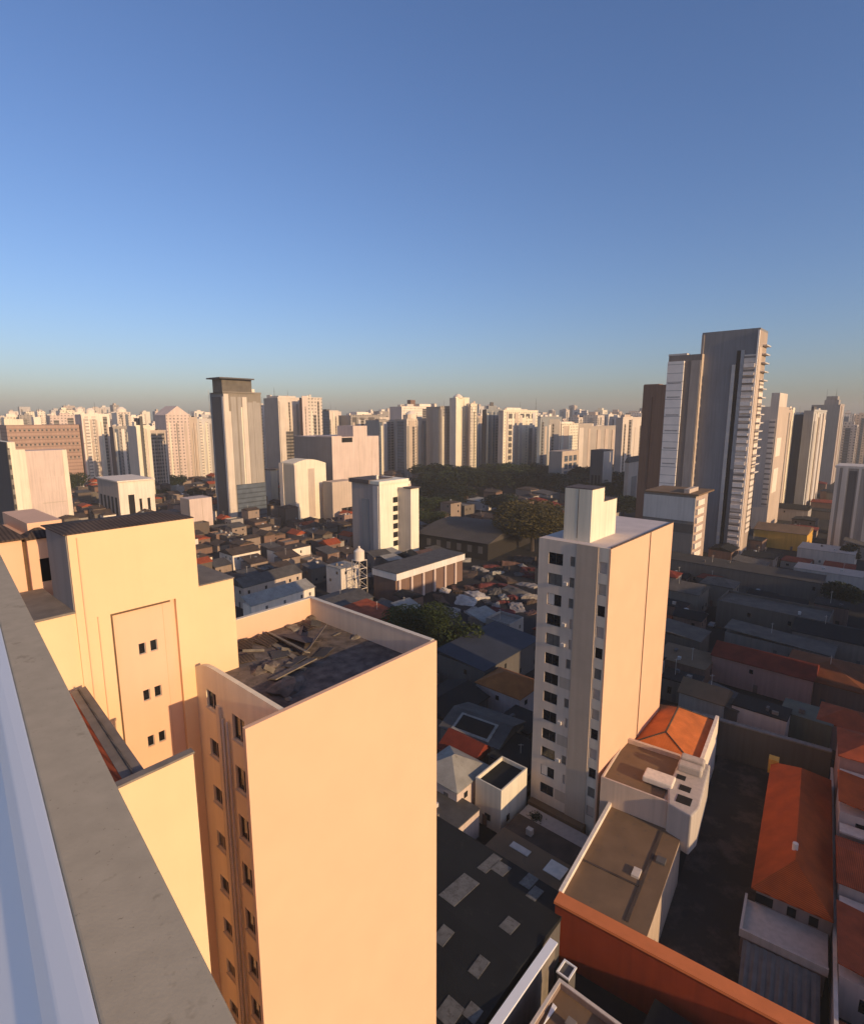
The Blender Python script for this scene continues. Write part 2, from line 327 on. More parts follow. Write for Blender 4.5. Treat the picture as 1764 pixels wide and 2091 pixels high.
# ================================================================ PEACH BLOCK IN FRONT (blank sunlit wall, gravel roof)
def front_block():
    t = thing('apartment_building', 'peach block with a huge blank sunlit wall and a sunken gravel roof', 'building', G0.p(24, 36, 0))
    u0, u1, v0, v1 = 17.4, 31.95, 27.55, 44.4; zt = R(-18); zr = R(-20.1)
    f = MB(); f.box(G0, 14.85, u1, v0, v0+.32, 0, zt); f.build('front_wall', PEACH, t)
    c = MB(); c.box(G0, u0+.34, u1-.3, v0+.321, v1-.3, 0, zr); c.build('roof_slab', GRAVEL, t)
    r = MB(); r.box(G0, u1-.32, u1, v0+.321, v1, 0, zt-.02); r.build('right_wall', BEIGE, t)
    b = MB(); b.box(G0, u0+.34, u1-.321, v1-.32, v1, 0, zt-.05); b.build('rear_wall', PINKR, t)
    cp = MB(); cp.box(G0, u1-.38, u1+.04, v0+.34, v1+.04, zt-.02, zt+.05); cp.box(G0, u0+.4, u1-.385, v1-.36, v1+.04, zt-.05, zt+.02); cp.build('coping', BEIGE, t)
    # left side wall: windows in two columns, the parapet end sweeping down in a curve
    ZS = R(-19.6)
    rows = [R(-19.95) - 3.95*i for i in range(13)]
    cols = [(36.2, 37.65), (32.35, 34.0)]; holes = []
    for k, (s0, s1) in enumerate(cols):
        for z in rows:
            zz = z - (0 if k == 0 else .6); hh_ = 1.45 if k == 0 else 1.95
            if zz-hh_ > 1: holes.append((s0, s1, zz-hh_, zz, k))
    w_ = MB(); pierced(w_, G0, 'L', u0, v0+.33, 40.7, 0, ZS, [h[:4] for h in holes], .34)
    top = [(v0+.33, zt-.03)] + [(36.6, zt-.03)]
    for i in range(1, 10):
        a = i/9*math.pi/2; top.append((36.6+4.1*math.sin(a), zt-.03-3.1*(1-math.cos(a))))
    top = [q for q in top if q[1] > ZS+.01]
    prof = [(v0+.33, ZS)] + top + [(top[-1][0]+.5, ZS)]
    w_.prism([G0.p(u0, b_, z) for b_, z in prof], [G0.p(u0+.34, b_, z) for b_, z in prof])
    w_.build('left_wall', mat('sand_bounce_side_render', (0.84,0.71,0.50), 0.9, 0.05, 0.3, 0.12, 12, streak=0.08), t)  # sand tone yellowed to carry warm light reflected off nearby walls
    for (s0, s1, z0, z1, k) in holes:
        window(G0, 'L', u0, s0, s1, z0, z1, t, .2, pane=random.choice([GLASS, GLASS, CURTAIN]), mull=1, sill=BEIGE)
    # the projecting window bay and the two pipes between the columns
    p = MB()
    for s in (34.55, 35.2): p.bar(G0.p(u0-.12, s, 0.2), G0.p(u0-.12, s, R(-21.4)), .09, 8)
    p.build('drain_pipe', BEIGE, t, smooth=True)
    q = MB(); q.box(G0, u0-.22, u0-.002, 35.45, 35.9, 0, R(-20.6)); q.build('pilaster', BEIGE, t)
    occ(14, 33, 27, 46)
    # planks, sheets and rubble left on the gravel roof
    def plank(a, b, a2, b2, wd, z, dz, lab, th=.09, m=TIMBER, name='timber_plank', cat='plank', tilt=0):
        mb = MB(); d = Vector((a2-a, b2-b)).normalized(); n = Vector((-d.y, d.x))*wd/2
        P = [(a+n.x, b+n.y, z), (a-n.x, b-n.y, z+tilt), (a2-n.x, b2-n.y, z+dz+tilt), (a2+n.x, b2+n.y, z+dz)]
        mb.prism([G0.p(x,y,h) for x,y,h in P], [G0.p(x,y,h+th) for x,y,h in P])
        return tag(mb.build(name, m, at=G0.p(a,b,z)), lab, cat, 'debris on the gravel roof')
    pl = lambda x, y: GZ(x, y, zr)
    def ln(x0,y0,x1,y1,*k,**kw): a,b = pl(x0,y0); c_,d_ = pl(x1,y1); plank(a,b,c_,d_,*k,**kw)
    ln(530,1298,612,1352, .5, zr+.02, .05, 'long weathered timber plank lying nearest the left parapet of the gravel roof')
    ln(548,1296,628,1345, .55, zr+.05, .35, 'raised timber plank beside the long plank on the gravel roof', tilt=.25)
    ln(556,1392,640,1352, .9, zr+.02, .12, 'pale broad board lying across the middle of the gravel roof', tilt=.22)
    ln(626,1340,660,1302, .8, zr+.02, .45, 'tilted pale sheet standing up like a fin on the gravel roof', th=.06, tilt=.8, name='roof_sheet', cat='sheet')
    ln(590,1300,640,1322, 1.6, zr+.02, .3, 'dark bent sheet lying in the middle of the gravel roof', m=DARKTRIM, th=.05, name='roof_sheet', cat='sheet', tilt=.3)
    rnd = random.Random(5)
    def rock(px, py, s, lab, name='rubble_lump'):
        a, b = pl(px, py); o = G0.p(a, b, zr)
        bm = bmesh.new(); bmesh.ops.create_icosphere(bm, subdivisions=2, radius=1)
        for v in bm.verts:
            k = 1 + rnd.uniform(-.28,.28); v.co = Vector((v.co.x*s*1.5*k, v.co.y*s*k, max(-.05, v.co.z)*s*.45*k))
        me = bpy.data.meshes.new(name); bm.to_mesh(me); bm.free(); me.materials.append(GRAVEL if s > .6 else TIMBER)
        ob = bpy.data.objects.new(name, me); COL.objects.link(ob); ob.location = o; ob.rotation_euler.z = rnd.uniform(0,3)
        tag(ob, lab, 'rubble', 'debris on the gravel roof')
    rock(585,1406, 1.1, 'big rounded mound of rubble by the near left corner of the gravel roof')
    rock(545,1365, .8, 'low mound of rubble against the left parapet of the gravel roof')
    rock(640,1262, .7, 'pile of rubble in the far corner of the gravel roof')
    rock(600,1283, .6, 'spread rubble along the far parapet of the gravel roof')
    rock(668,1329, .3, 'small pale lump in the middle of the gravel roof')
    rock(727,1302, .35, 'pale lump by the right parapet of the gravel roof')
    rock(590,1428, .25, 'tiny pale lump in the shaded near corner of the gravel roof')
    junk = [('short timber','timber_plank',TIMBER),('broken board','broken_board',TIMBER),('brown felt scrap','roofing_felt',BROWNTILE),('grey sheet scrap','sheet_scrap',GREYMETAL)]
    spots = [(512,1318),(540,1330),(560,1318),(575,1345),(598,1330),(612,1300),(632,1288),(655,1278),(560,1375),(600,1390),(520,1345),(650,1345),(680,1300),(625,1370),(500,1330),(585,1365)]
    nm_ = ['nearest the yellow wing','beside the long plank','in the heap of planks','left of the pale board','under the dark bent sheet','near the far parapet','by the far heap of rubble','right of the far rubble','in front of the low mound','behind the big mound','close to the left parapet','in the middle of the gravel','toward the right parapet','beyond the big mound','in the corner by the yellow wing','between the boards']
    for k, (px, py) in enumerate(spots):
        a, b = pl(px, py); an = rnd.uniform(0, 3); L_ = rnd.uniform(.8, 2.6); j = junk[k % 4]
        plank(a, b, a+L_*math.cos(an), b+L_*math.sin(an), rnd.uniform(.18,.35) if k % 4 < 2 else rnd.uniform(.8,1.6), zr+.02, rnd.uniform(0,.3), f'{j[0]} lying {nm_[k]} on the gravel roof', th=.05, m=j[2], name=j[1], cat='debris', tilt=rnd.uniform(0,.25))
    a, b = pl(690,1275); v_ = MB(); q = G0.p(a,b,0); v_.cyl(q.x,q.y,zr,zr+.8,.12,10); v_.cyl(q.x,q.y,zr+.8,zr+.95,.2,10)
    tag(v_.build('vent_pipe', CONC, at=(q.x,q.y,zr)), 'short pale vent pipe at the foot of the right parapet', 'vent pipe')
front_block()

# ================================================================ YELLOW BLOCK AT LEFT
def yellow_block():
    t = thing('apartment_building', 'tall yellow block at left with a recessed pink panel of small paired windows', 'building', G0.p(14, 44, 0))
    vf = 39.2; zt = R(-7.35)
    m = MB(); pu0, pu1, pz = 12.05, 16.4, R(-13.05)
    m.box(G0, 10.1, pu0, vf, vf+.45, 0, zt); m.box(G0, pu1, 18.15, vf, vf+.45, 0, zt); m.box(G0, pu0, pu1, vf, vf+.45, pz, zt)
    m.box(G0, 10.1, 18.15, vf+.95, 43.8, 0, zt-.002); m.box(G0, 10.1, 10.5, vf+.45, vf+.95, 0, zt-.001); m.box(G0, 17.7, 18.15, vf+.45, vf+.95, 0, zt-.001)
    m.build('main_wall', YELLOW, t)
    pairs = []
    for z in (-15.8, -19.35, -22.95, -26.5, -30.1):
        pairs += [(13.72, 14.2, R(z)-.85, R(z)), (14.5, 15.0, R(z)-.85, R(z))]
    p = MB(); pierced(p, G0, 'F', vf+.35, pu0+.001, pu1-.001, 0.1, pz-.001, pairs, .3); p.build('recessed_panel', PINKR, t)
    for h in pairs: window(G0, 'F', vf+.35, *h, t, .14, pane=GLASS, mull=0, fw=.05)
    j = MB(); j.box(G0, pu0+.002, pu0+.13, vf+.02, vf+.34, 0.1, pz-.002); j.box(G0, pu0+.132, pu1-.4, vf+.02, vf+.34, pz-.14, pz-.002); j.build('recess_shadow_strip', JOINT_SHADE, t)  # dark strips painted as the shadow line along the recess edge
    j = MB(); j.box(G0, 15.55, 15.6, vf+.325, vf+.349, 20, pz-.1); j.build('wall_joint', PEACH, t)
    w1 = MB(); w1.box(G0, 18.152, 21.0, vf+.12, 47, 0, R(-12.6)); w1.build('right_wing', YELLOW, t)
    w2 = MB(); w2.box(G0, 2.0, 10.098, vf+.1, 46.5, 0, R(-12.45)); w2.build('left_wing', YELLOW, t)
    r1 = MB(); r1.box(G0, 18.155, 21.06, vf+.06, 47, R(-12.6)+.001, R(-12.5)); r1.box(G0, 1.9, 10.09, vf+.02, 46.5, R(-12.45)+.001, R(-12.3)); r1.build('wing_roof', CONC, t)
    r = MB(); r.gable(G0, 9.9, 18.2, vf+.05, 44.1, zt+.002, zt+.28, 'a', hip=1.5, t=.06); r.build('roof', BROWNTILE, t)
    sd = MB(); sd.box(G0, 10.06, 10.098, vf+.2, 43.7, R(-12.3)+.01, zt-.05); sd.build('left_face_shade_sheet', wallmat('shaded_slate_side', (0.26,0.26,0.27)), t)  # thin slate sheet, the unlit left face's shade put into its colour
    pp = MB(); 
    for a in (10.6, 11.3): pp.bar(G0.p(a, vf-.05, 1), G0.p(a, vf-.05, zt-.2 if a < 11 else R(-13)), .035, 6)
    pp.build('drain_pipe', PEACH, t)
    occ(1, 22, 36, 53)
    # stepped pink blocks behind the left wing
    t2 = thing('apartment_building', 'pair of stepped pink blocks behind the left wing of the yellow block', 'building', G0.p(6, 50, 0))
    a0, z0 = PV(-40, 1112, 47); a1, _ = PV(44, 1106, 47); a2, z2 = PV(52, 1102, 47); a3, _ = PV(103, 1097, 47)
    b = MB(); b.box(G0, a0, a1, 47.0, 55, 0, z0); b.box(G0, a2, a3, 46.7, 55, 0, z2); b.build('wall', PINKR, t2)
    a4, z4 = PV(60, 1078, 54); a5, _ = PV(108, 1074, 54)
    b = MB(); b.box(G0, a3-1.0, a3+1.2, 48.5, 56, 0, z2+.9); b.build('rear_wall', PINKR, t2)
    b = MB(); b.box(G0, a1+.01, a2-.01, 47.3, 55, 0, z2-.2); b.build('gap_shadow', JOINT_SHADE, t2)  # dark infill coloured as the shade between the two blocks
    b = MB(); b.gable(G0, a0-.3, a1+.25, 46.6, 55.2, z0+.002, z0+.8, 'a', hip=1, t=.1); b.gable(G0, a2-.1, a3+.3, 46.5, 48.4, z2+.002, z2+.6, 'a', hip=.8, t=.1); b.build('roof', BROWNTILE, t2)
    b = MB(); b.box(G0, a3-.9, a3+1.0, 46.66, 46.69, z2-3.2, z2-1.5); b.build('door', BLACK, t2)
    # low wing with lean to roof between the parapet and the yellow wall
    t3 = thing('low_wing', 'low yellow wing with a plain sunlit wall just beyond the parapet', 'building', G0.p(7, 30, 0))
    vl = 26.0; zl = R(-17.0)
    b = MB(); b.box(G0, -1, 11.1, vl, vl+.35, 0, zl); b.box(G0, -1, 9.0, vl+.351, 38.6, 0, zl-.9); b.build('wall', YELLOW, t3)
    b = MB(); b.box(G0, -1, 11.16, vl-.05, vl+.4, zl+.001, zl+.12); b.build('coping', CONC, t3)
    b = MB()   # ridge roof: red tiles on the left slope, grey sheets on the right one
    b.prism([G0.p(7.35,vl+.45,zl-.85),G0.p(8.0,vl+.45,zl-.25),G0.p(8.0,vl+.45,zl-.9)], [G0.p(8.75,38.4,zl-.85),G0.p(9.1,38.4,zl-.25),G0.p(9.1,38.4,zl-.9)]); b.build('red_tiles', TERRACOTTA, t3)
    b = MB(); b.prism([G0.p(8.0,vl+.45,zl-.2),G0.p(8.95,vl+.45,zl-.1),G0.p(8.95,vl+.45,zl-.9),G0.p(8.0,vl+.45,zl-.9)], [G0.p(9.1,38.4,zl-.2),G0.p(9.95,38.4,zl-.1),G0.p(9.95,38.4,zl-.9),G0.p(9.1,38.4,zl-.9)])
    b.build('ridge_capping', CONC, t3)
    b = MB(); b.prism([G0.p(8.42,vl+.46,zl-.15),G0.p(8.5,vl+.46,zl-.145),G0.p(8.5,vl+.46,zl-.02),G0.p(8.42,vl+.46,zl-.02)], [G0.p(9.48,38.3,zl-.15),G0.p(9.55,38.3,zl-.145),G0.p(9.55,38.3,zl-.02),G0.p(9.48,38.3,zl-.02)])
    b.build('ridge_rib', GREYMETAL, t3)
yellow_block()

# ================================================================ CENTRAL TOWER
def centre_tower():
    t = thing('apartment_tower', 'slim peach tower with rows of small dark windows on its shaded side', 'tower', G0.p(91, 38, 0))
    u0, u1, v0, v1 = 77.3, 105.0, 32.4, 44.6; zt = R(-19.5)
    c = MB(); c.box(G0, u0+.32, u1, v0+.3, v1, 0, zt-.3); c.build('core', GREYR, t)
    f = MB(); f.box(G0, u0, 93.2, v0, v0+.298, 0, zt); f.box(G0, 93.75, u1, v0, v0+.298, 0, zt); f.build('front_wall', PEACH, t)
    j = MB(); j.box(G0, 93.2, 93.75, v0+.12, v0+.29, 0, zt-.02); j.build('expansion_joint', JOINT_SHADE, t)
    rows = [R(-21.6)-3.44*i for i in range(14)]
    holes = []
    kind2 = [1,1,1,2,2,1,3,1,2,3,1,2,3,1]
    for i, z in enumerate(rows):
        if z-1.95 < 1.2: continue
        holes.append((40.2, 42.75, z-1.95, z, 'a', i))
        k = kind2[i]
        if k == 1: holes.append((38.1, 38.95, z-1.75, z-.1, 'b', i))
        elif k == 2: holes.append((38.1, 38.6, z-1.75, z-.1, 'c', i))
    strip = []
    for i, z in enumerate(rows):
        if z-2 < 1: continue
        strip.append((32.85, 34.1, z-1.9, z-.1, 'd', i))
    sd = MB(); pierced(sd, G0, 'L', u0, 37.9, v1, 0, zt, [h[:4] for h in holes], .3)
    sd.build('side_wall', mat('tower_side_render', (0.72,0.57,0.43), 0.9, 0.05, 0.3, 0.12, 12, streak=0.10), t); sd = MB(); pierced(sd, G0, 'L', u0, 32.7, 34.35, 0, zt-.8, [h[:4] for h in strip], .3)
    sd.box(G0, u0, u0+.3, 32.7, 34.35, zt-.8, zt); sd.build('window_strip', BEIGE, t)
    bay = MB(); bay.box(G0, u0-.12, u0+.3, 34.352, 37.898, 0, zt); bay.build('plain_bay', GREYR, t)
    e = MB(); e.box(G0, u0, u0+.3, v0+.3, 32.698, 0, zt); e.build('corner_pier', PEACH, t)
    panes = [GLASS, CURTAIN, 'half', GLASS, CURTAIN, GLASS, GLASS, GLASS, GLASS, GLASS, GLASS, 'half', GLASS, BLACK]
    for (s0, s1, z0, z1, k, i) in holes:
        if k == 'a':
            pn = panes[i]; o = window(G0, 'L', u0, s0, s1, z0, z1, t, .2, pane=GLASS if pn == 'half' else pn, mull=1, fw=.05, frame=mat('dark_frame', (.09,.09,.09), .5, .1, 1, 0))
            if pn == 'half':
                b = MB(); wbox(b, G0, 'L', u0, 41.55, s1-.08, z0+.08, z1-.08, -.17, -.14); b.build('curtain', PALE, o)
        else: window(G0, 'L', u0, s0, s1, z0, z1, t, .2, pane=CURTAIN if k == 'b' else BLIND, mull=0, fw=.05)
    for (s0, s1, z0, z1, k, i) in strip:
        window(G0, 'L', u0, s0, s1, z0, z1, t, .16, pane=[BLIND, GREYR, GLASS, BLIND, GLASS, CURTAIN][i % 6], mull=0, fw=.05)
    for i in (1, 3, 4, 8, 10):
        b = MB(); z = rows[i]; wbox(b, G0, 'L', u0, 39.15, 39.85, z-1.5, z-.95, .002, .42); b.build('air_conditioner', LGREY, t, bevel=.03)
    for i in (6, 9, 12):
        b = MB(); z = rows[i]; wbox(b, G0, 'L', u0, 38.0, 39.9, z-1.9, z, .001, .03); b.build('render_patch', GREYR, t)
    ro = MB(); ro.box(G0, u0+.001, u1-.01, v0+.3, v1-.01, zt-.299, zt-.02); ro.build('roof_slab', mat('pale_roof_screed', (.60,.50,.44), .9, .08, .3, .2, 8, col2=(.5,.42,.38), c2amt=.6), t)
    cp = MB(); cp.box(G0, u0+.3, u1+.05, v0-.05, v0+.28, zt+.001, zt+.16); cp.build('coping', DARKTRIM, t)
    # stepped lift and water tank house on the roof
    lb = MB(); a0, b0, b1 = 79.2, 36.7, 41.3
    lb.box(G0, a0, 83.6, b0, b1, zt-.02, R(-11.2)); lb.box(G0, 83.6, 88.7, b0+.002, b1-.3, zt-.02, R(-13.5)); lb.build('tank_house', CREAM, t)
    lj = MB(); lj.box(G0, a0-.02, a0-.002, 38.9, 39.0, zt+.4, R(-11.25)); lj.box(G0, a0+.02, 83.7, b0-.08, b1+.05, R(-11.2)+.001, R(-11.05)); lj.box(G0, 83.62, 88.8, b0-.06, b1-.25, R(-13.5)+.001, R(-13.38)); lj.build('tank_house_trim', DARKTRIM, t)
    d = MB(); q = G0.p(85.8, 38.6, 0); d.cyl(q.x, q.y, R(-13.38), R(-12.5), .9, 16); d.cyl(q.x, q.y, R(-12.5), R(-12.1), .9, 16, .5); d.build('water_tank', OCHRE, t)
    # dark plinth and pale forecourt ledge at its foot
    pl = MB(); pl.box(G0, u0-1.4, u0-.002, 34.0, v1-.3, 0, 2.4); pl.build('plinth', BROWNFLAT, t)
    occ(75, 106, 31, 46)
centre_tower()

# ================================================================ GENERIC BUILDERS
def wall_side_windows(f, side, w0, s0, s1, z0, z1, nx, nz, m, parent, frac=(.5,.5), d=.05, jit=0):
    dx = (s1-s0)/nx; dz = (z1-z0)/nz
    for i in range(nx):
        for k in range(nz):
            if jit and random.random() < jit: continue
            a = s0+dx*(i+.5-frac[0]/2); b = z0+dz*(k+.5-frac[1]/2)
            q = MB(); wbox(q, f, side, w0, a, a+dx*frac[0], b, b+dz*frac[1], -.05, d); q.build('window', m, parent)
GRID = {}
def block(name, label, cat, pL, pM, pR, ytop, dist, mats, parts=(), cap=None, rot=0, group=None, depth=None, ym=None, tilt_cap=None):
    """a tower from its photo columns: far left edge, nearest corner and far right edge at the roof line, at a real distance"""
    d = ray(pM, ytop); P = d*(dist/d.y); f = Frame(P.x, P.y, rot); z = P.z+ZC
    def solve(px, wv):
        k = (px-CX)/FPX; return (k*P.dot(FWD)-P.x)/(wv.x-k*wv.dot(FWD))
    lb = solve(pL, f.v) if pL is not None else (depth or 15.0)
    la = solve(pR, f.u) if pR is not None else (depth or 15.0)
    la = la if 0 < la < 400 else 40.0; lb = lb if 0 < lb < 400 else 40.0
    if group is None: occf(f, -1, la+1, -1, lb+1)
    else: occf(f, 0, la, 0, lb)
    t = thing(name, label, cat, f.p(la/2, lb/2, 0), group)
    if dist > 480 and name == 'apartment_tower':
        m1 = mats[1]
        if m1.name not in GRID: GRID[m1.name] = gridded(m1.name, m1)
        if int(pM) % 3: mats = (mats[0], GRID[m1.name])
    b = MB()
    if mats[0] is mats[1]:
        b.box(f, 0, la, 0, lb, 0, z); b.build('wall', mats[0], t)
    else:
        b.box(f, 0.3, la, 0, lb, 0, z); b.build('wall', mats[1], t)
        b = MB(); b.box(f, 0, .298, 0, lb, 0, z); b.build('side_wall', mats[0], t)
    if dist > 340 and name == 'apartment_tower':
        rn_ = random.Random(int(pM*7+dist)); n_ = rn_.randint(3, 6)
        alt = [CREAM, SAND, TAN, GREYW, PALE, LGREY, BALC, mats[1], mats[1]]
        for k_ in range(n_):
            x_ = (k_+rn_.uniform(.1,.6))/n_; q = MB(); wbox(q, f, 'F', 0, la*x_, la*min(.99, x_+rn_.uniform(.03,.10)), .3, z*rn_.uniform(.85,.99), -.2, rn_.choice([.12,.3,.6,.9])); q.build(rn_.choice(['pier','window_band']), rn_.choice(alt), t)
        for k_ in range(rn_.randint(2, 4)):
            x_ = rn_.uniform(.05,.8); y_ = rn_.uniform(.05,.7); q = MB(); q.box(f, la*x_, la*(x_+rn_.uniform(.06,.22)), lb*y_, lb*(y_+.25), z-.01, z+rn_.uniform(.8,3.6)); q.build('roof_box', rn_.choice([PALE, TAN, DGREY, SAND, LGREY]), t)
        q = MB(); q.box(f, -.25, la+.25, -.25, .25, z-.6, z+.7); q.build('parapet', mats[1], t)
        if rn_.random() < .45:
            q = MB(); w0 = f.p(la*rn_.uniform(.2,.8), lb*.4, z); q.bar(w0, w0+Vector((0,0,rn_.uniform(5,11))), .16, 4, .06); q.build('antenna', DGREY, t)
    for p in parts:
        kind = p[0]
        if kind == 'strip':                 # (strip, side, s0, s1 fractions, z0, z1 fractions, mat, proud, part name)
            _, sd, x0, x1, y0, y1, m, pr, nm = p; ln = lb if sd == 'L' else la
            q = MB(); wbox(q, f, sd, 0, ln*x0, ln*x1, max(.2, z*y0), z*y1, -.2, pr); q.build(nm, m, t)
        elif kind == 'win':                 # (win, side, s0, s1, z0, z1, nx, nz, mat, frac)
            _, sd, x0, x1, y0, y1, nx, nz, m, fr = p; ln = lb if sd == 'L' else la
            wall_side_windows(f, sd, 0, ln*x0, ln*x1, z*y0, z*y1, nx, nz, m, t, fr, .12)
        elif kind == 'top':                 # (top, a0, a1, b0, b1 fractions, height, mat, part name)
            _, a0, a1, b0, b1, h, m, nm = p
            q = MB(); q.box(f, la*a0, la*a1, lb*b0, lb*b1, z-.01, z+h); q.build(nm, m, t)
        elif kind == 'gable':
            _, h, m, ax = p
            q = MB(); q.gable(f, -.3, la+.3, -.3, lb+.3, z+.002, z+h, ax, t=.15); q.build('roof', m, t)
        elif kind == 'mast':
            _, a, b_, h = p; q = MB(); w0 = f.p(la*a, lb*b_, z); q.bar(w0, w0+Vector((0,0,h)), .22, 5, .08)
            q.bar(w0+Vector((-1,0,h*.6)), w0+Vector((1,0,h*.6)), .08, 4); q.build('antenna', DGREY, t)
        elif kind == 'tank':
            _, a, b_, r, h = p; q = MB(); w0 = f.p(la*a, lb*b_, z); q.cyl(w0.x, w0.y, z-.01, z+h, r, 14); q.cyl(w0.x, w0.y, z+h, z+h+r*.5, r, 14, r*.35); q.build('water_tank', PALE, t)
        elif kind == 'slabs':               # projecting balcony slabs (slabs, side, s0, s1, n, z0, z1, out, mat)
            _, sd, x0, x1, n, y0, y1, out, m = p; ln = lb if sd == 'L' else la
            for i in range(n):
                zz = z*(y0+(y1-y0)*i/max(1,n-1)); q = MB(); wbox(q, f, sd, 0, ln*x0, ln*x1, zz, zz+.55, .002, out); q.build('balcony', m, t)
    return t, f, la, lb, z

# ================================================================ LANDMARK BUILDINGS, LEFT TO RIGHT
T = 'apartment_tower'; B = 'apartment_building'
def landmarks():
    ST = lambda sd,x0,x1,m,pr=.25,nm='window_band',y0=.02,y1=.97: ('strip', sd, x0, x1, y0, y1, m, pr, nm)
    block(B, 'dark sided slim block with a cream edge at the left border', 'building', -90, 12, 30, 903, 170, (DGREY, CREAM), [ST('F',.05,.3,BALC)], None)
    block(B, 'wide low brownish block with banded floors behind the pink slab at far left', 'building', None, 12, 161, 868, 480, (BRICKB, BRICKB), [('top',.0,.25,.2,.6,5,CREAM,'roof_house'),('top',.4,.5,.3,.6,7,PALE,'roof_house'),('win','F',.02,.98,.45,.98,16,5,BALC,(.45,.35))], depth=24)
    block(B, 'pink slab block with cream corner piers at far left', 'building', 18, 28, 136, 922, 300, (PINKW, PINKW), [ST('F',.9,.99,CREAM,.3,'corner_pier',0,1.0),ST('F',.02,.2,CREAM,.5,'corner_pier',0,1.02),ST('F',.42,.88,PINKW,.2,'spandrel',.52,.7),ST('F',.42,.88,TAN,.1,'spandrel',.4,.41)])
    block(T, 'pale pink tower with a domed tank left of the street mast', 'tower', None, 165, 223, 846, 520, (PINKW, PALE), [ST('F',.1,.24,BALCP,.2),ST('F',.35,.5,BALCP,.2),ST('F',.75,.9,BALC,.2),('tank',.4,.3,4,4),('mast',.6,.4,12)], depth=18)
    block(T, 'cream twin topped tower on the skyline above the brownish block', 'tower', None, 122, 148, 838, 760, (PALE, CREAM), [ST('F',.45,.6,BALC),('top',.2,.6,.2,.7,4,CREAM,'roof_house')], depth=18)
    block(T, 'pale tower with domed cap right of the cream twin topped tower', 'tower', None, 150, 180, 842, 800, (PALE, PALE), [ST('F',.3,.45,BALCP),('tank',.5,.3,5,5)], depth=18)
    block(T, 'square white tower with bare face far left on the skyline', 'tower', None, 76, 92, 840, 820, (PALE, PALE), [], depth=16)
    block(T, 'white tower with flat roof house at the left end of the skyline', 'tower', None, 8, 40, 852, 780, (PALE, CREAM), [('top',.2,.8,.2,.7,5,PALE,'roof_house'),ST('F',.6,.8,BALCP)], depth=18)
    block(T, 'bluish tower with many window bands behind the cream fluted tower', 'tower', 222, 230, 263, 872, 500, (DGREY, GREYW), [ST('F',.1,.3,GLAZE),ST('F',.5,.7,PALE),ST('F',.8,.95,GLAZE)])
    block(T, 'pale tower crowned by a round white tank left of the dark masted one', 'tower', None, 238, 266, 842, 700, (PALE, SAND), [('tank',.5,.4,6,4),ST('F',.2,.4,BALC),ST('F',.6,.8,GLAZE)], depth=18)
    block(T, 'cream fluted tower with a tall dark pipe up its front', 'tower', 259, 277, 306, 870, 420, (SAND, CREAM), [ST('F',.3,.5,DGREY,.6,'duct',0,1.12),ST('F',.0,.25,CREAM,.5,'pier',0,1.0),ST('F',.6,.75,SAND,.4,'pier',0,.97),('top',.3,.6,.2,.6,6,DGREY,'roof_house')])
    block(T, 'low beige block with dark balconies beside the cream fluted tower', 'building', None, 304, 338, 880, 470, (SAND, TAN), [ST('F',.1,.4,BALC),ST('F',.5,.9,BALC),('top',.1,.5,.3,.7,4,PALE,'roof_house')], depth=16)
    block(T, 'pale pink pointed tower with a gabled top at left', 'tower', None, 338, 387, 848, 540, (PINKW, PINKW), [('gable',9,PINKW,'b'),ST('F',.95,1.0,TAN,.2,'pier',0,.98)], depth=26)
    block(T, 'narrow brown tower right of the pink pointed tower', 'tower', None, 387, 402, 853, 560, (BROWNW, TAN), [('mast',.3,.3,8)], depth=16)
    block(T, 'white slab tower just left of the grey capped tower', 'tower', None, 402, 445, 856, 600, (PALE, LGREY), [ST('F',.1,.2,BALCP),ST('F',.4,.5,BALCP)], depth=18)
    # grey tower with a dark flat cap
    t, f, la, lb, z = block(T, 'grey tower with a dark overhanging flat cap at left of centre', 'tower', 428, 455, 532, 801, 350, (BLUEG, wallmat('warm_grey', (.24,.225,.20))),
        [ST('F',.0,.12,SAND,.5,'pier',0,.99),ST('F',.18,.32,GREYW,.15),ST('F',.36,.46,GREYW,.1),ST('F',.48,.6,SAND,.45,'pier',0.26,.97),ST('F',.62,.97,GREYW,.12,'window_band',.3,.93),
         ST('F',.2,.99,GLAZE,.9,'glazed_podium',.0,.30),ST('L',.15,.85,DGREY,.2),ST('L',.0,.12,LGREY,.3,'pier'),('top',.02,.8,.1,.8,8.5,mat('bronze_band',(.13,.11,.085),.8,.2,.3,.1),'plant_room'),('top',-.08,.82,-.05,.9,.0,DGREY,'cornice')])
    q = MB(); q.box(f, -2.2, la*.82, -1.2, lb*.95, z+8.5, z+9.3); q.build('roof_cap', DGREY, t)
    q = MB(); q.bar(f.p(0, lb+.3, z*.2), f.p(0, lb+1.5, z+2), .2, 5, .1); q.build('antenna', LGREY, t)
    # beige cluster behind it
    block(T, 'pale shoulder block between the grey capped tower and the beige twin', 'tower', None, 530, 556, 828, 560, (SAND, PALE), [ST('F',.2,.8,PALE,.2,'pier')], depth=20)
    block(T, 'beige rounded tower, left of the twin pair behind the pink block', 'tower', 538, 567, 611, 812, 520, (GREYW, SAND), [ST('F',.3,.65,BALC,.2,'window_band',.1,.64),ST('F',.3,.65,SAND,.3,'spandrel',.66,.8),('top',.1,.9,.1,.9,2,SAND,'parapet'),('mast',.05,.3,10)])
    block(T, 'beige tower, right of the twin pair behind the pink block', 'tower', 611, 616, 657, 812, 520, (BROWNW, SAND), [ST('F',.0,.28,PINKW,.5,'pier',0,1.02),ST('F',.55,.68,BALC,.2,'window_band',.3,.82),ST('F',.8,.86,TAN,.2)])
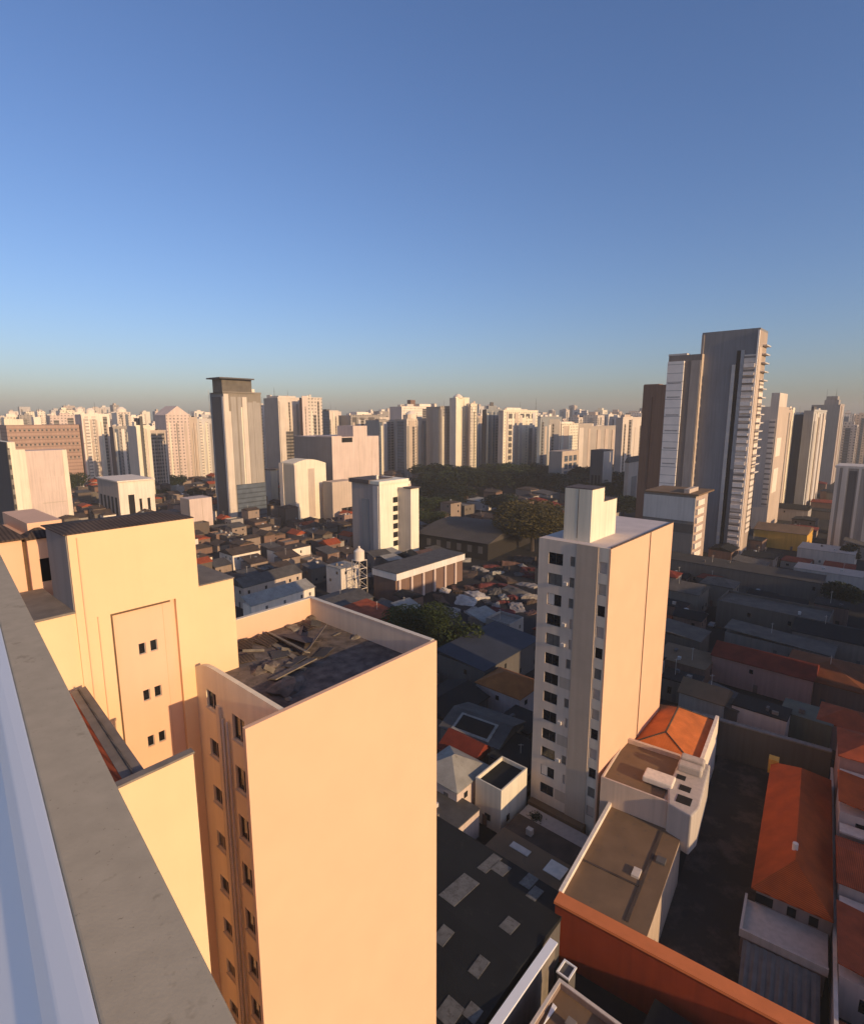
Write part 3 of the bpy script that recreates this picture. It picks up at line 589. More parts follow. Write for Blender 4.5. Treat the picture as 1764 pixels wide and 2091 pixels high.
    block(T, 'slim tower with a blue side and pale front right of the beige pair', 'tower', 656, 672, 691, 839, 640, (GLAZE, SAND), [('top',.0,.3,.3,.8,2,DGREY,'roof_house')])
    # pink notched block, cream block, white block
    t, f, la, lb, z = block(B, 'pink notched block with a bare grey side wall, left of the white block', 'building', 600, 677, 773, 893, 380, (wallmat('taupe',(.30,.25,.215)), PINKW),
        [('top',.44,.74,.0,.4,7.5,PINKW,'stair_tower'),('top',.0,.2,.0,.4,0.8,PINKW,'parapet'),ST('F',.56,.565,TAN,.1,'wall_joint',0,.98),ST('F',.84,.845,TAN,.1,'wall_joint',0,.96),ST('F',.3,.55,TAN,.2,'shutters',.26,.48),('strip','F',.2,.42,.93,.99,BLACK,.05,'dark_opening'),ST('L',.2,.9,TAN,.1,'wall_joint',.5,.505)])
    block(B, 'small lower grey wing in front of the pink notched block', 'building', None, 678, 722, 985, 360, (GREYW, TAN), [ST('F',.4,.9,BLACK,.05,'dark_opening',.1,.3)], depth=10)
    t, f, la, lb, z = block(B, 'cream arched top block right of the grey capped tower', 'building', 570, 600, 665, 950, 355, (wallmat('pale_sage',(.55,.54,.47)), CREAM),
        [ST('F',.42,.62,TAN,.12,'window_band',.05,.92),ST('F',.0,.06,SAND,.4,'pier',0,1.0),ST('L',.75,1.0,PALE,.3,'pier',0,1.02)])
    q = MB(); pr = [(la*i/10, z+3.2*math.sin(math.pi*min(1,(i/10)*.9+.1))) for i in range(11)]
    q.prism([f.p(a, 0, zz) for a, zz in [(0,z)]+pr+[(la,z)]], [f.p(a, lb*.9, zz) for a, zz in [(0,z)]+pr+[(la,z)]]); q.build('arched_roof', CREAM, t)
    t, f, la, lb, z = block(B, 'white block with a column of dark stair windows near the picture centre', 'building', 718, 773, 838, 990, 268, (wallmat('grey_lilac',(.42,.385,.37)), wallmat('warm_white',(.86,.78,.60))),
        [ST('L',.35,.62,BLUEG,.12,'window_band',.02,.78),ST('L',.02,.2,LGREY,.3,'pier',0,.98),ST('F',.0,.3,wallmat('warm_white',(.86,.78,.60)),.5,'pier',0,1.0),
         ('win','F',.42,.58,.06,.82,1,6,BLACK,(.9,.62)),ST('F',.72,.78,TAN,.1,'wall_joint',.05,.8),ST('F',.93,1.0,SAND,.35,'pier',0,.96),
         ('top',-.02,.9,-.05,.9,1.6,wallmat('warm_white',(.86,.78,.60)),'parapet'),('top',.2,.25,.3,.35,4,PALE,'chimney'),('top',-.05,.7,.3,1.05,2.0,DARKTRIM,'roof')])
    block(B, 'narrow white annexe on the right side of the white block', 'building', None, 838, 855, 998, 272, (LGREY, wallmat('warm_white',(.86,.78,.60))), [('top',-.1,1.05,-.1,.5,.5,DARKTRIM,'roof')], depth=9)
    block(B, 'tiny cream block tucked between the grey tower and the arched block', 'building', None, 552, 566, 960, 400, (SAND, CREAM), [('top',-.1,1.1,-.1,1.1,.6,DARKTRIM,'roof')], depth=8)
    # ruined white building and mast, left middle
    t, f, la, lb, z = block('villa', 'white villa with dark arched openings among the trees at left', 'building', 198, 240, 313, 985, 330, (TAN, PALE),
        [('strip','F',.25,.42,.05,.72,BLACK,.1,'doorway'),('strip','F',.55,.62,.1,.62,BLACK,.1,'window'),('strip','F',.78,.86,.1,.62,BLACK,.1,'window'),('win','L',.05,.95,.1,.7,5,1,BLACK,(.5,.9)),('top',-.03,1.03,-.03,1.03,.8,PALE,'cornice'),('strip','F',.0,1.0,.02,.12,PALE,.8,'plinth')])
    block(B, 'small pink block by the foot of the grey capped tower', 'building', None, 386, 432, 1020, 320, (TAN, PINKW), [ST('F',.55,.57,TAN,.1,'wall_joint')], depth=12)
    # centre skyline
    block(T, 'dark grey wide tower left of the centre row', 'tower', None, 716, 775, 848, 640, (GREYW, GREYW), [ST('F',.05,.2,DGREY),ST('F',.3,.45,BALC),ST('F',.6,.8,DGREY),('top',.3,.7,.2,.7,4,PALE,'roof_house')], depth=24)
    block(T, 'tower with blue vertical glazing right of the dark grey wide tower', 'tower', None, 774, 806, 858, 620, (BLUEG, GREYW), [ST('F',.0,.18,GLAZE,.3),ST('F',.25,.4,LGREY,.6,'pier'),ST('F',.45,.7,GLAZE,.2),ST('F',.75,.9,BALC,.2)], depth=22)
    block(T, 'pinkish tower with a round turret on its roof in the centre row', 'tower', 806, 830, 876, 856, 600, (GREYW, SAND), [ST('F',.1,.35,TAN,.3),ST('F',.42,.6,SAND,.9,'pier',0,.98),ST('F',.68,.9,GREYW,.2),ST('L',.2,.8,GLAZE,.2),('tank',.35,.3,6,6),('top',.1,.5,.1,.5,5,TAN,'roof_house')])
    block(T, 'broad pale pink tower topped by a dark lantern behind the centre row', 'tower', None, 820, 895, 830, 720, (PINKW, PALE), [('top',.3,.42,.2,.5,9,BROWNW,'lantern'),('top',.5,.95,.1,.6,4,PALE,'roof_house'),ST('F',.55,.65,BALC)], depth=22)
    block(T, 'grey side walled tower joined to the tall cream tower at centre', 'tower', 870, 899, 924, 830, 590, (wallmat('taupe2',(.33,.30,.27)), GREYW), [ST('L',.1,.5,GREYW,.2)])
    block(T, 'tall cream rounded tower at the picture centre', 'tower', 918, 930, 958, 812, 585, (SAND, CREAM), [ST('F',.55,.75,BALCP,.2,'window_band',.1,.55),ST('F',.0,.3,CREAM,.8,'pier',0,1.0),('tank',.3,.3,5,1.5)])
    block(T, 'narrow cream tower just right of the tall cream tower', 'tower', 957, 961, 974, 825, 585, (TAN, CREAM), [('top',.2,.8,.1,.7,1.5,SAND,'parapet')])
    block(T, 'brown grey tower with bands right of the narrow cream tower', 'tower', None, 972, 996, 850, 640, (GREYW, TAN), [ST('F',.1,.3,GREYW),ST('F',.5,.7,BALC)], depth=20)
    block(T, 'dark blue pointed tower in the centre row', 'tower', 985, 993, 1022, 836, 600, (DGREY, BLUEG), [ST('F',.1,.25,GLAZE,.2),ST('F',.45,.6,GLAZE,.2),ST('F',.75,.9,GLAZE,.2),('top',.2,.8,.2,.8,4,BLUEG,'roof_house'),('top',.4,.6,.4,.6,8,DGREY,'lantern')])
    block(T, 'cream tower with open top floor frames right of the dark pointed tower', 'tower', 1018, 1028, 1098, 838, 570, (TAN, CREAM), [('win','F',.12,.3,.05,.82,1,9,DGREY,(.7,.7)),ST('F',.32,.42,TAN,.2),ST('F',.45,.7,CREAM,.5,'pier',.05,.9),ST('F',.74,.95,GLAZE,.2,'window_band',.02,.75),('win','F',.1,.95,.87,.98,5,1,DGREY,(.7,.6)),('top',.1,.5,.1,.6,3,PALE,'roof_house'),('mast',.98,.3,14)])
    block(T, 'blue grey tower with a thin cream edge right of centre', 'tower', 1098, 1104, 1147, 852, 560, (CREAM, BLUEG), [ST('F',.05,.3,BLUEG,.4,'pier'),ST('F',.4,.9,GREYW,.2)])
    block(T, 'low cream block with a white attic right of the blue grey tower', 'tower', None, 1147, 1181, 866, 590, (SAND, CREAM), [ST('F',.1,.5,TAN,.2),('top',.0,.7,.1,.8,2.5,PALE,'roof_house')], depth=18)
    block(B, 'dark glazed low block under the hazy grey block', 'building', None, 1148, 1182, 922, 520, (GREYW, TAN), [('win','F',.1,.9,.1,.9,3,4,GLAZE,(.75,.75))], depth=14)
    block(T, 'hazy bare grey block right of centre', 'tower', None, 1176, 1262, 872, 640, (GREYW, wallmat('hazy_grey',(.40,.37,.34))), [('top',.0,.4,.1,.8,4,wallmat('hazy_grey',(.40,.37,.34)),'roof_house'),ST('F',.5,.52,TAN)], depth=24)
    block(T, 'large cream block with a shaded side left of the brown tower', 'tower', 1258, 1272, 1311, 853, 520, (TAN, SAND), [ST('F',.3,.32,TAN,.1,'wall_joint',.1,.9),('top',.1,.4,.1,.6,3,TAN,'roof_house')])
    block(B, 'small two storey cream house with dark windows below the hazy grey block', 'building', 1206, 1232, 1252, 922, 430, (DGREY, SAND), [('win','L',.1,.9,.1,.6,3,1,BLACK,(.6,.8)),('top',.0,1,.0,1,1,DARKTRIM,'roof')])
    block(B, 'little cream gabled house beside the foot of the brown tower', 'building', 1276, 1284, 1318, 945, 400, (TAN, SAND), [('gable',4,GREYMETAL,'a'),('strip','F',.2,.5,.2,.7,GREYW,.1,'window')])
    # right group
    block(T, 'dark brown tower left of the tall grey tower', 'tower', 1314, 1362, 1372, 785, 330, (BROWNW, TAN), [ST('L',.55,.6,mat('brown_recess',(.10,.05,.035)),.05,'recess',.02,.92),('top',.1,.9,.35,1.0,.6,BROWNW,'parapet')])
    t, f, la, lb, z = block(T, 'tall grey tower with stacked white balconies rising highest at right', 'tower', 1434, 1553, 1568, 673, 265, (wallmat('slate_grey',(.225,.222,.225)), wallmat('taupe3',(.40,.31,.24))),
        [ST('L',.955,1.0,wallmat('mauve_grey',(.36,.33,.315)),.5,'pier',0,1.0),ST('L',.36,.42,LGREY,.6,'pier',0,.86),ST('L',.29,.355,BLACK,.25,'shaft',0,.92),
         ST('L',.225,.285,wallmat('pale_slate',(.42,.44,.47)),.5,'pier',.4,.92),ST('L',.03,.22,BALCP,.7,'balcony_stack',.0,.9),ST('L',.0,.028,WHITEB,.9,'pier',0,1.0),
         ST('F',.0,.35,TAN,.3,'pier',0,.93),ST('F',.5,1.0,BALCP,.3,'window_band',.1,.8)]
        + [('slabs','F',.45,1.0,16,.38,.94,1.9,LGREY)] )
    for i in range(26):
        zz = 3+i*3.55
        if zz < z*.9:
            q = MB(); wbox(q, f, 'L', 0, lb*.035, lb*.215, zz, zz+1.5+.5*math.sin(i*2.3), .72, 1.5); q.build('balcony', WHITEB, t)
    q = MB(); q.box(f, 0, la, 0, lb, z+.002, z+1.0); q.build('parapet', wallmat('slate_grey',(.225,.222,.225)), t)
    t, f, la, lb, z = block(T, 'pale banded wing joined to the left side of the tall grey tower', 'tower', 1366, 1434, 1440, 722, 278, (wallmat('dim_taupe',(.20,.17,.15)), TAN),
        [ST('L',.02,.3,wallmat('mauve_grey',(.36,.33,.315)),.5,'pier',0,.97),ST('L',.5,1.0,mat('pale_panel_courses',(.80,.80,.80),.8,.08,.2,.1,bands=(4.3,.05,.45)),1.2,'panel_stack',.0,.97),('top',.0,1.0,.45,1.02,.8,LGREY,'parapet')])
    for i, y in enumerate((.86, .79, .7, .62, .53, .45)):
        q = MB(); wbox(q, f, 'L', 0, lb*.55, lb*.95, z*y, z*y+.5, 1.202, 1.26); q.build('window', GREYW, t)
    t, f, la, lb, z = block(B, 'low white banded podium building in front of the tall grey tower', 'building', 1316, 1421, 1446, 1013, 240, (wallmat('cool_grey',(.22,.21,.20)), wallmat('podium_tan',(.46,.34,.26))),
        [('strip','L',0,1.0,.5,.62,mat('dark_band',(.09,.09,.09)),.12,'dark_band'),('strip','L',0,1.0,.66,.97,wallmat('bluish_white',(.50,.54,.57)),.25,'fascia'),('top',-.02,1.3,-.05,1.0,.7,BROWNFLAT,'roof'),('top',.1,.8,.15,.25,2.5,TAN,'roof_house')])
    for i in range(8):
        q = MB(); wbox(q, f, 'F', 0, la*.05, la*.55, z*.06+i*z*.115, z*.06+i*z*.115+z*.075, .002, 1.0); q.build('balcony', PALE, t)
    block(B, 'tan block with pale window panels right of the tall grey tower', 'building', 1556, 1590, 1612, 830, 330, (SAND, TAN), [ST('L',.1,.45,BALCP,.2,'window_band',.2,.9),ST('F',.1,.5,PALE,.2,'window',.6,.75),ST('F',.1,.5,PALE,.2,'window',.3,.5),('top',.0,.7,.0,.5,8,SAND,'roof_house')])
    block(T, 'slim tan tower with a framed open top right of the tan block', 'tower', 1588, 1600, 1622, 838, 360, (PALE, TAN), [ST('F',.8,1.0,CREAM,.3,'pier',0,1.03),('top',-.05,1.05,-.05,.5,.8,DGREY,'cornice')])
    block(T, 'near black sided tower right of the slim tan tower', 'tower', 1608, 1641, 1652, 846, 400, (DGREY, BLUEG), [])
    block(T, 'pale blue grey tower with faint fluting near the right edge', 'tower', 1642, 1662, 1688, 838, 380, (BLUEG, wallmat('pale_blue_grey',(.45,.47,.48))), [ST('F',.1,.3,LGREY,.4,'pier'),ST('F',.5,.65,LGREY,.4,'pier'),ST('F',.8,.95,GREYW,.2)])
    block(T, 'hazy grey spired tower near the right edge', 'tower', None, 1690, 1712, 840, 620, (GREYW, GREYW), [('mast',.3,.3,26),('mast',.9,.3,20),ST('F',.3,.5,LGREY,.3,'pier')], depth=20)
    block(T, 'hazy grey tower with ragged top at the right border', 'tower', None, 1716, 1790, 826, 560, (GREYW, wallmat('hazy_lilac',(.42,.385,.375))), [('top',.2,.6,.1,.6,5,GREYW,'roof_house'),('top',.5,.9,.2,.6,9,GREYW,'roof_house'),('mast',.1,.2,16),ST('F',.3,.5,GREYW,.3,'pier')], depth=24)
    block(B, 'grey block with pale piers at the right border', 'building', 1708, 1850, None, 962, 270, (GREYW, TAN), [ST('L',.1,.2,LGREY,.4,'pier',0,1),ST('L',.42,.5,LGREY,.4,'pier',0,1),ST('L',.62,.66,LGREY,.4,'pier',0,1),ST('L',.82,.9,LGREY,.4,'pier',0,1),ST('L',.95,1,LGREY,.4,'pier',0,1),ST('L',.68,.8,DGREY,.1,'window_band'),('top',-.02,1,-.02,1.02,1.2,LGREY,'cornice')], depth=20)
landmarks()

# ================================================================ HOUSES
WJ = [.6]
HI = []                                     # houses that still need a label of their own
def house(f, a0, a1, b0, b1, z1, wm, rm, roof='flat', pitch=1.6, wins=True, tank=False, label=None, name='house', cat='house', group=None, z0=0, over=.35, colour='', rn='', base=None):
    t = thing(name, label or '', cat, f.p((a0+a1)/2, (b0+b1)/2, z0), group)
    b = MB(); b.box(f, a0, a1, b0, b1, z0, z1); b.build('wall', wm, t)
    q = MB()
    if roof == 'flat':
        q.box(f, a0-.12, a1+.12, b0-.12, b1+.12, z1+.001, z1+.22)
    elif roof == 'well':
        q.box(f, a0+.25, a1-.25, b0+.25, b1-.25, z1+.001, z1+.06)
        p = MB()
        for (x0,x1,y0,y1) in ((a0,a1,b0,b0+.24),(a0,a1,b1-.24,b1),(a0,a0+.24,b0+.241,b1-.241),(a1-.24,a1,b0+.241,b1-.241)): p.box(f, x0, x1, y0, y1, z1+.001, z1+.8)
        p.build('parapet', wm, t)
    elif roof == 'shed':
        q.prism([f.p(a0-over,b0-over,z1+.01), f.p(a1+over,b0-over,z1+.01), f.p(a1+over,b1+over,z1+pitch), f.p(a0-over,b1+over,z1+pitch)],
                [f.p(a0-over,b0-over,z1+.17), f.p(a1+over,b0-over,z1+.17), f.p(a1+over,b1+over,z1+pitch+.16), f.p(a0-over,b1+over,z1+pitch+.16)])
    else:
        ax = 'a' if (a1-a0) >= (b1-b0) else 'b'; h = min(a1-a0, b1-b0)*.5 if roof == 'hip' else 0
        q.gable(f, a0-over, a1+over, b0-over, b1+over, z1+.002, z1+pitch, ax, hip=h, t=.16)
    q.build('roof', rm, t)
    if wins:
        for sd, w0, s0, s1 in (('L', a0, b0, b1), ('F', b0, a0, a1)):
            n = max(1, int((s1-s0)/3.6)); fl = max(1, int((z1-z0)/3.1))
            wall_side_windows(f, sd, w0, s0+.3, s1-.3, z0+.2, z1, n, fl, random.choice([BLACK, GLASS, DGREY]), t, (.24,.32), .04, WJ[0])
        if random.random() < .8:
            d = MB(); s = b0+(b1-b0)*random.uniform(.2,.7); wbox(d, f, 'L', a0, s, s+1.0, z0+.05, z0+2.1, -.02, .05); d.build('door', random.choice([BROWNW, DGREY]), t)
    if tank:
        q = MB(); w0 = f.p(a0+(a1-a0)*.7, b0+(b1-b0)*.7, 0); q.cyl(w0.x, w0.y, z1+.2, z1+1.4, .7, 12); q.cyl(w0.x, w0.y, z1+1.4, z1+1.6, .75, 12, .3); q.build('water_tank', random.choice([BLUEG, LGREY]), t)
    if roof in ('flat', 'well') and random.random() < .7:
        for k in range(random.randint(1, 2)):
            x, y_ = a0+(a1-a0)*random.uniform(.15,.7), b0+(b1-b0)*random.uniform(.15,.7); q = MB(); q.box(f, x, x+random.uniform(.5,1.3), y_, y_+random.uniform(.5,1.2), z1+.03, z1+random.uniform(.7,1.3)); q.build('roof_box', random.choice([CONC, LGREY, TAN, DGREY]), t)
    if random.random() < .35:
        w0 = f.p(a0+(a1-a0)*random.uniform(.3,.7), b0+(b1-b0)*random.uniform(.3,.7), z1); h_ = pitch+random.uniform(1.5,3); q = MB(); q.bar(w0, w0+Vector((0,0,h_)), .05, 4); q.bar(w0+Vector((-.5,0,h_*.92)), w0+Vector((.5,0,h_*.92)), .035, 4); q.build('antenna', LGREY, t)
    if not label: HI.append((t, base))
    if label: occf(f, a0-.5, a1+.5, b0-.5, b1+.5)
    return t

def lower_right():
    F2 = frame_at(57, 17, .105)             # the row beside the tower, turned a few degrees
    # ---- annexe with brown flat roofs and the orange end wall
    t = thing('annexe_building', 'long annexe with stepped brown flat roofs and an orange red end wall', 'building', F2.p(20, 5, 0))
    b = MB(); b.box(F2, .9, 21, .3, 10.6, 0, 8.0); b.build('wall', wallmat('annexe_tan',(.50,.38,.28)), t)
    b = MB(); b.box(F2, .9, 21, .28, 10.62, 8.001, 8.2); b.build('flat_roof', BROWNFLAT, t)
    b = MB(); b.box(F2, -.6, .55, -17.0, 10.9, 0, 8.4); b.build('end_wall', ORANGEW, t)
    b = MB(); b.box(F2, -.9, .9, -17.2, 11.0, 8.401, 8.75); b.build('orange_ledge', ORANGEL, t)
    b = MB(); b.box(F2, .9, 21, 10.63, 11.1, 0, 8.9); b.build('side_parapet', PALE, t)
    b = MB(); b.box(F2, 21.002, 34, 1.5, 12.5, 0, 12.0); b.build('upper_wall', wallmat('annexe_pink',(.60,.45,.34)), t)
    b = MB(); b.box(F2, 21.3, 33.7, 3.4, 12.3, 12.001, 12.15); b.build('upper_roof', BROWNFLAT, t)
    b = MB(); b.box(F2, 21.002, 21.3, 1.5, 12.5, 12.002, 12.7); b.box(F2, 33.6, 34.2, 3.4, 12.5, 12.002, 12.9); b.box(F2, 21.301, 33.6, 12.25, 12.5, 12.002, 12.7); b.build('upper_parapet', wallmat('annexe_pink',(.60,.45,.34)), t)
    b = MB(); b.box(F2, 2, 20, 2.6, 3.0, 8.2, 8.32); b.box(F2, 8, 8.3, 3.0, 10.4, 8.2, 8.3); b.build('roof_seam', BROWNTILE, t)
    for (a, bb, w_, d_) in ((9.2,3.3,1.6,1.0),(13.5,1.0,1.2,1.2)):
        b = MB(); b.box(F2, a, a+w_, bb, bb+d_, 8.2, 8.55); b.build('roof_hatch', SAND if w_ > 1.3 else DGREY, t)
    # ---- plant on the court side: white housings with dark openings
    p = thing('plant_housing', 'white rooftop plant housing with dark openings on the edge of the annexe', 'plant housing', F2.p(28, 1, 12))
    b = MB(); b.poly(F2, [(19.5,-1.0),(22,-1.6),(34,-1.2),(34,3.0),(30,3.3),(24,3.2),(20.5,2.4)], 6.5, 12.9); b.build('housing', wallmat('dirty_white',(.50,.43,.36)), p, bevel=.25)
    for (a0,a1,b0,b1) in ((21.5,23.4,-.4,1.6),(24.6,26.0,.2,1.8),(27.2,28.4,1.4,2.7)):
        b = MB(); b.box(F2, a0, a1, b0, b1, 12.8, 12.96); b.build('vent_opening', BLACK, p)
    b = MB(); b.box(F2, 24, 26.8, 2.6, 7.0, 12.4, 13.4); b.build('duct', PALE, p, bevel=.2)
    for k in range(2):
        b = MB(); b.box(F2, 29.3+k*2.2, 30.9+k*2.2, -.6, 3.0, 12.8, 14.2); b.build('fan_unit', wallmat('dirty_white',(.50,.43,.36)), p, bevel=.3)
    # ---- orange hipped house
    t = thing('house', 'house with a bright orange hipped roof beside the foot of the central tower', 'house', F2.p(44, 8, 0))
    b = MB(); b.box(F2, 36, 53.5, 1.2, 12.6, 0, 10.2); b.build('wall', SAND, t)
    b = MB(); b.gable(F2, 35.5, 54, .9, 13.0, 10.21, 12.9, 'a', hip=4.0, t=.2); b.build('roof', ORANGE_T, t)
    b = MB(); b.box(F2, 35.0, 54.4, .3, .88, 0, 11.3); b.build('gutter_wall', PALE, t)
    b = MB(); r0, r1 = F2.p(39.5, 6.95, 13.13), F2.p(50, 6.95, 13.13)
    b.bar(r0, r1, .16)
    for c in (F2.p(35.6,1.0,10.45), F2.p(35.6,12.9,10.45)): b.bar(r0, c, .14)
    for c in (F2.p(53.9,1.0,10.45), F2.p(53.9,12.9,10.45)): b.bar(r1, c, .14)
    b.build('ridge_tiles', BROWNTILE, t)
    occ(54, 112, 15, 31)
    # ---- the court
    y = MB(); y.box(F2, .6, 62, -10.3, .25, .005, .06); struct(y.build('courtyard', YARD))
    fw = thing('boundary_wall', 'dark retaining wall closing the far end of the courtyard', 'wall', F2.p(60, -6, 0))
    b = MB(); b.box(F2, 59.6, 60.4, -18, 6, 0, 7.6); b.build('wall', wallmat('soot_grey',(.11,.10,.09)), fw)
    b = MB(); b.box(F2, 59.4, 60.6, -18, 6, 7.601, 7.85); b.build('coping', CONC, fw)
    # ---- terracotta gabled building right of the court
    t = thing('house', 'long house with a dark orange hipped roof right of the courtyard', 'house', F2.p(32, -13, 0))
    b = MB(); b.box(F2, 19.5, 52, -18.0, -9.6, 0, 6.0); b.build('wall', wallmat('dim_pink',(.30,.22,.18)), t)
    b = MB(); b.gable(F2, 19, 52.5, -18.05, -9.0, 6.01, 9.2, 'a', hip=4.6, t=.2); b.build('roof', mat('burnt_orange_tiles',(.50,.085,.012),.9,.2,.4,.4,tiles=(1.6,0)), t)
    b = MB(); b.box(F2, 13.6, 19.49, -17.5, -8.6, 0, 3.6); b.build('front_room', wallmat('dim_pink2',(.34,.25,.21)), t)
    b = MB(); b.box(F2, 12.9, 19.45, -17.7, -8.4, 3.601, 3.8); b.box(F2, 12.9, 13.2, -17.7, -8.4, 3.801, 4.7); b.box(F2, 13.2, 19.4, -8.7, -8.4, 3.801, 4.7); b.build('balcony', TAN, t)
    for s in (-16.6, -14.2, -11.6, -10.6):
        b = MB(); b.box(F2, 19.42, 19.498, s, s+1.0, 4.0, 5.3); b.build('window', BLACK, t)
    b = MB(); q = F2.p(26, -13.4, 9); b.cyl(q.x, q.y, 8.0, 10.2, .35, 10); b.build('chimney', PALE, t)
    b = MB(); b.box(F2, 51.5, 53.2, -10.2, -8.6, 4.5, 7.2); b.build('corner_block', OCHRE, t)
    aw = thing('awning', 'pleated grey awning hanging below the balcony of the orange roofed house', 'awning', F2.p(10, -14, 0))
    b = MB()
    for i in range(9):
        s = -17.0+i*.9; b.prism([F2.p(12.8,s,3.4),F2.p(12.8,s+.45,3.55),F2.p(12.8,s+.9,3.4)], [F2.p(7.0+.5*math.sin(i*1.7),s-.2,1.4),F2.p(6.8,s+.25,1.65),F2.p(7.2,s+.7,1.4)])
    b.build('canopy', mat('grey_canvas',(.17,.145,.12),.9,.2,.6,.1), aw)
    b = MB()
    for s in (-16.8, -9.3): b.bar(F2.p(7.2, s, 0), F2.p(7.2, s, 1.5), .06)
    b.build('post', FRAME, aw)
    pw = thing('boundary_wall', 'long white boundary wall right of the orange roofed house', 'wall', F2.p(30, -18.9, 0))
    b = MB(); b.box(F2, -6, 59.5, -18.4, -18.2, 0, 4.6); b.build('wall', wallmat('boundary_white',(.46,.38,.33)), pw)
    b = MB(); b.box(F2, -6, 59.5, -18.5, -18.1, 4.601, 4.8); b.build('coping', SAND, pw)
    # ---- houses against that wall at the picture's right edge
    rh_ = 0
    def rh(a0, a1, b0, b1, z, wm, rm, roof, lab, pitch=1.8): return house(F2, a0, a1, b0, b1, z, wm, rm, roof, pitch, True, False, lab)
    W1 = wallmat('mauve_white',(.55,.48,.46)); RB = mat('burnt_orange_tiles',(.50,.085,.012))
    rh(50, 60, -33, -18.6, 12.5, wallmat('rose',(.42,.22,.17)), TERRACOTTA, 'hip', 'rose walled house with tiled roof beyond the long white boundary wall, farthest')
    rh(38, 46.5, -33, -18.6, 9.8, W1, RB, 'shed', 'pale house with a burnt orange lean to roof behind the boundary wall, second farthest')
    rh(25, 34.5, -33, -18.6, 7.6, W1, TERRACOTTA2, 'gable', 'mauve white house with a tiled gable in the middle of the boundary wall row')
    rh(12, 21.5, -33, -18.6, 5.4, W1, TERRACOTTA, 'shed', 'mauve white house with round openings nearest but one along the boundary wall')
    rh(-4, 7.5, -33, -18.6, 3.6, wallmat('rose',(.42,.22,.17)), TERRACOTTA2, 'gable', 'rose house with tiled gable in the bottom right corner')
    for k, (a_, z_) in enumerate(((47.2,10.6),(35.2,8.4),(22.2,6.2))):
        b = MB(); b.box(F2, a_, a_+2.2, -32, -18.7, z_-.3, z_); b.build('balcony_slab', SAND, pw) if False else tag(b.build('canopy_slab', SAND, at=F2.p(a_,-25,z_)), ['cream canopy slab between the two farthest houses of the boundary row','cream canopy slab in the middle of the boundary row','cream canopy slab nearest along the boundary row'][k], 'canopy')
        for s_ in (-31.5,-25.5,-19.5):
            pass
    occ(50, 122, -20, 31)

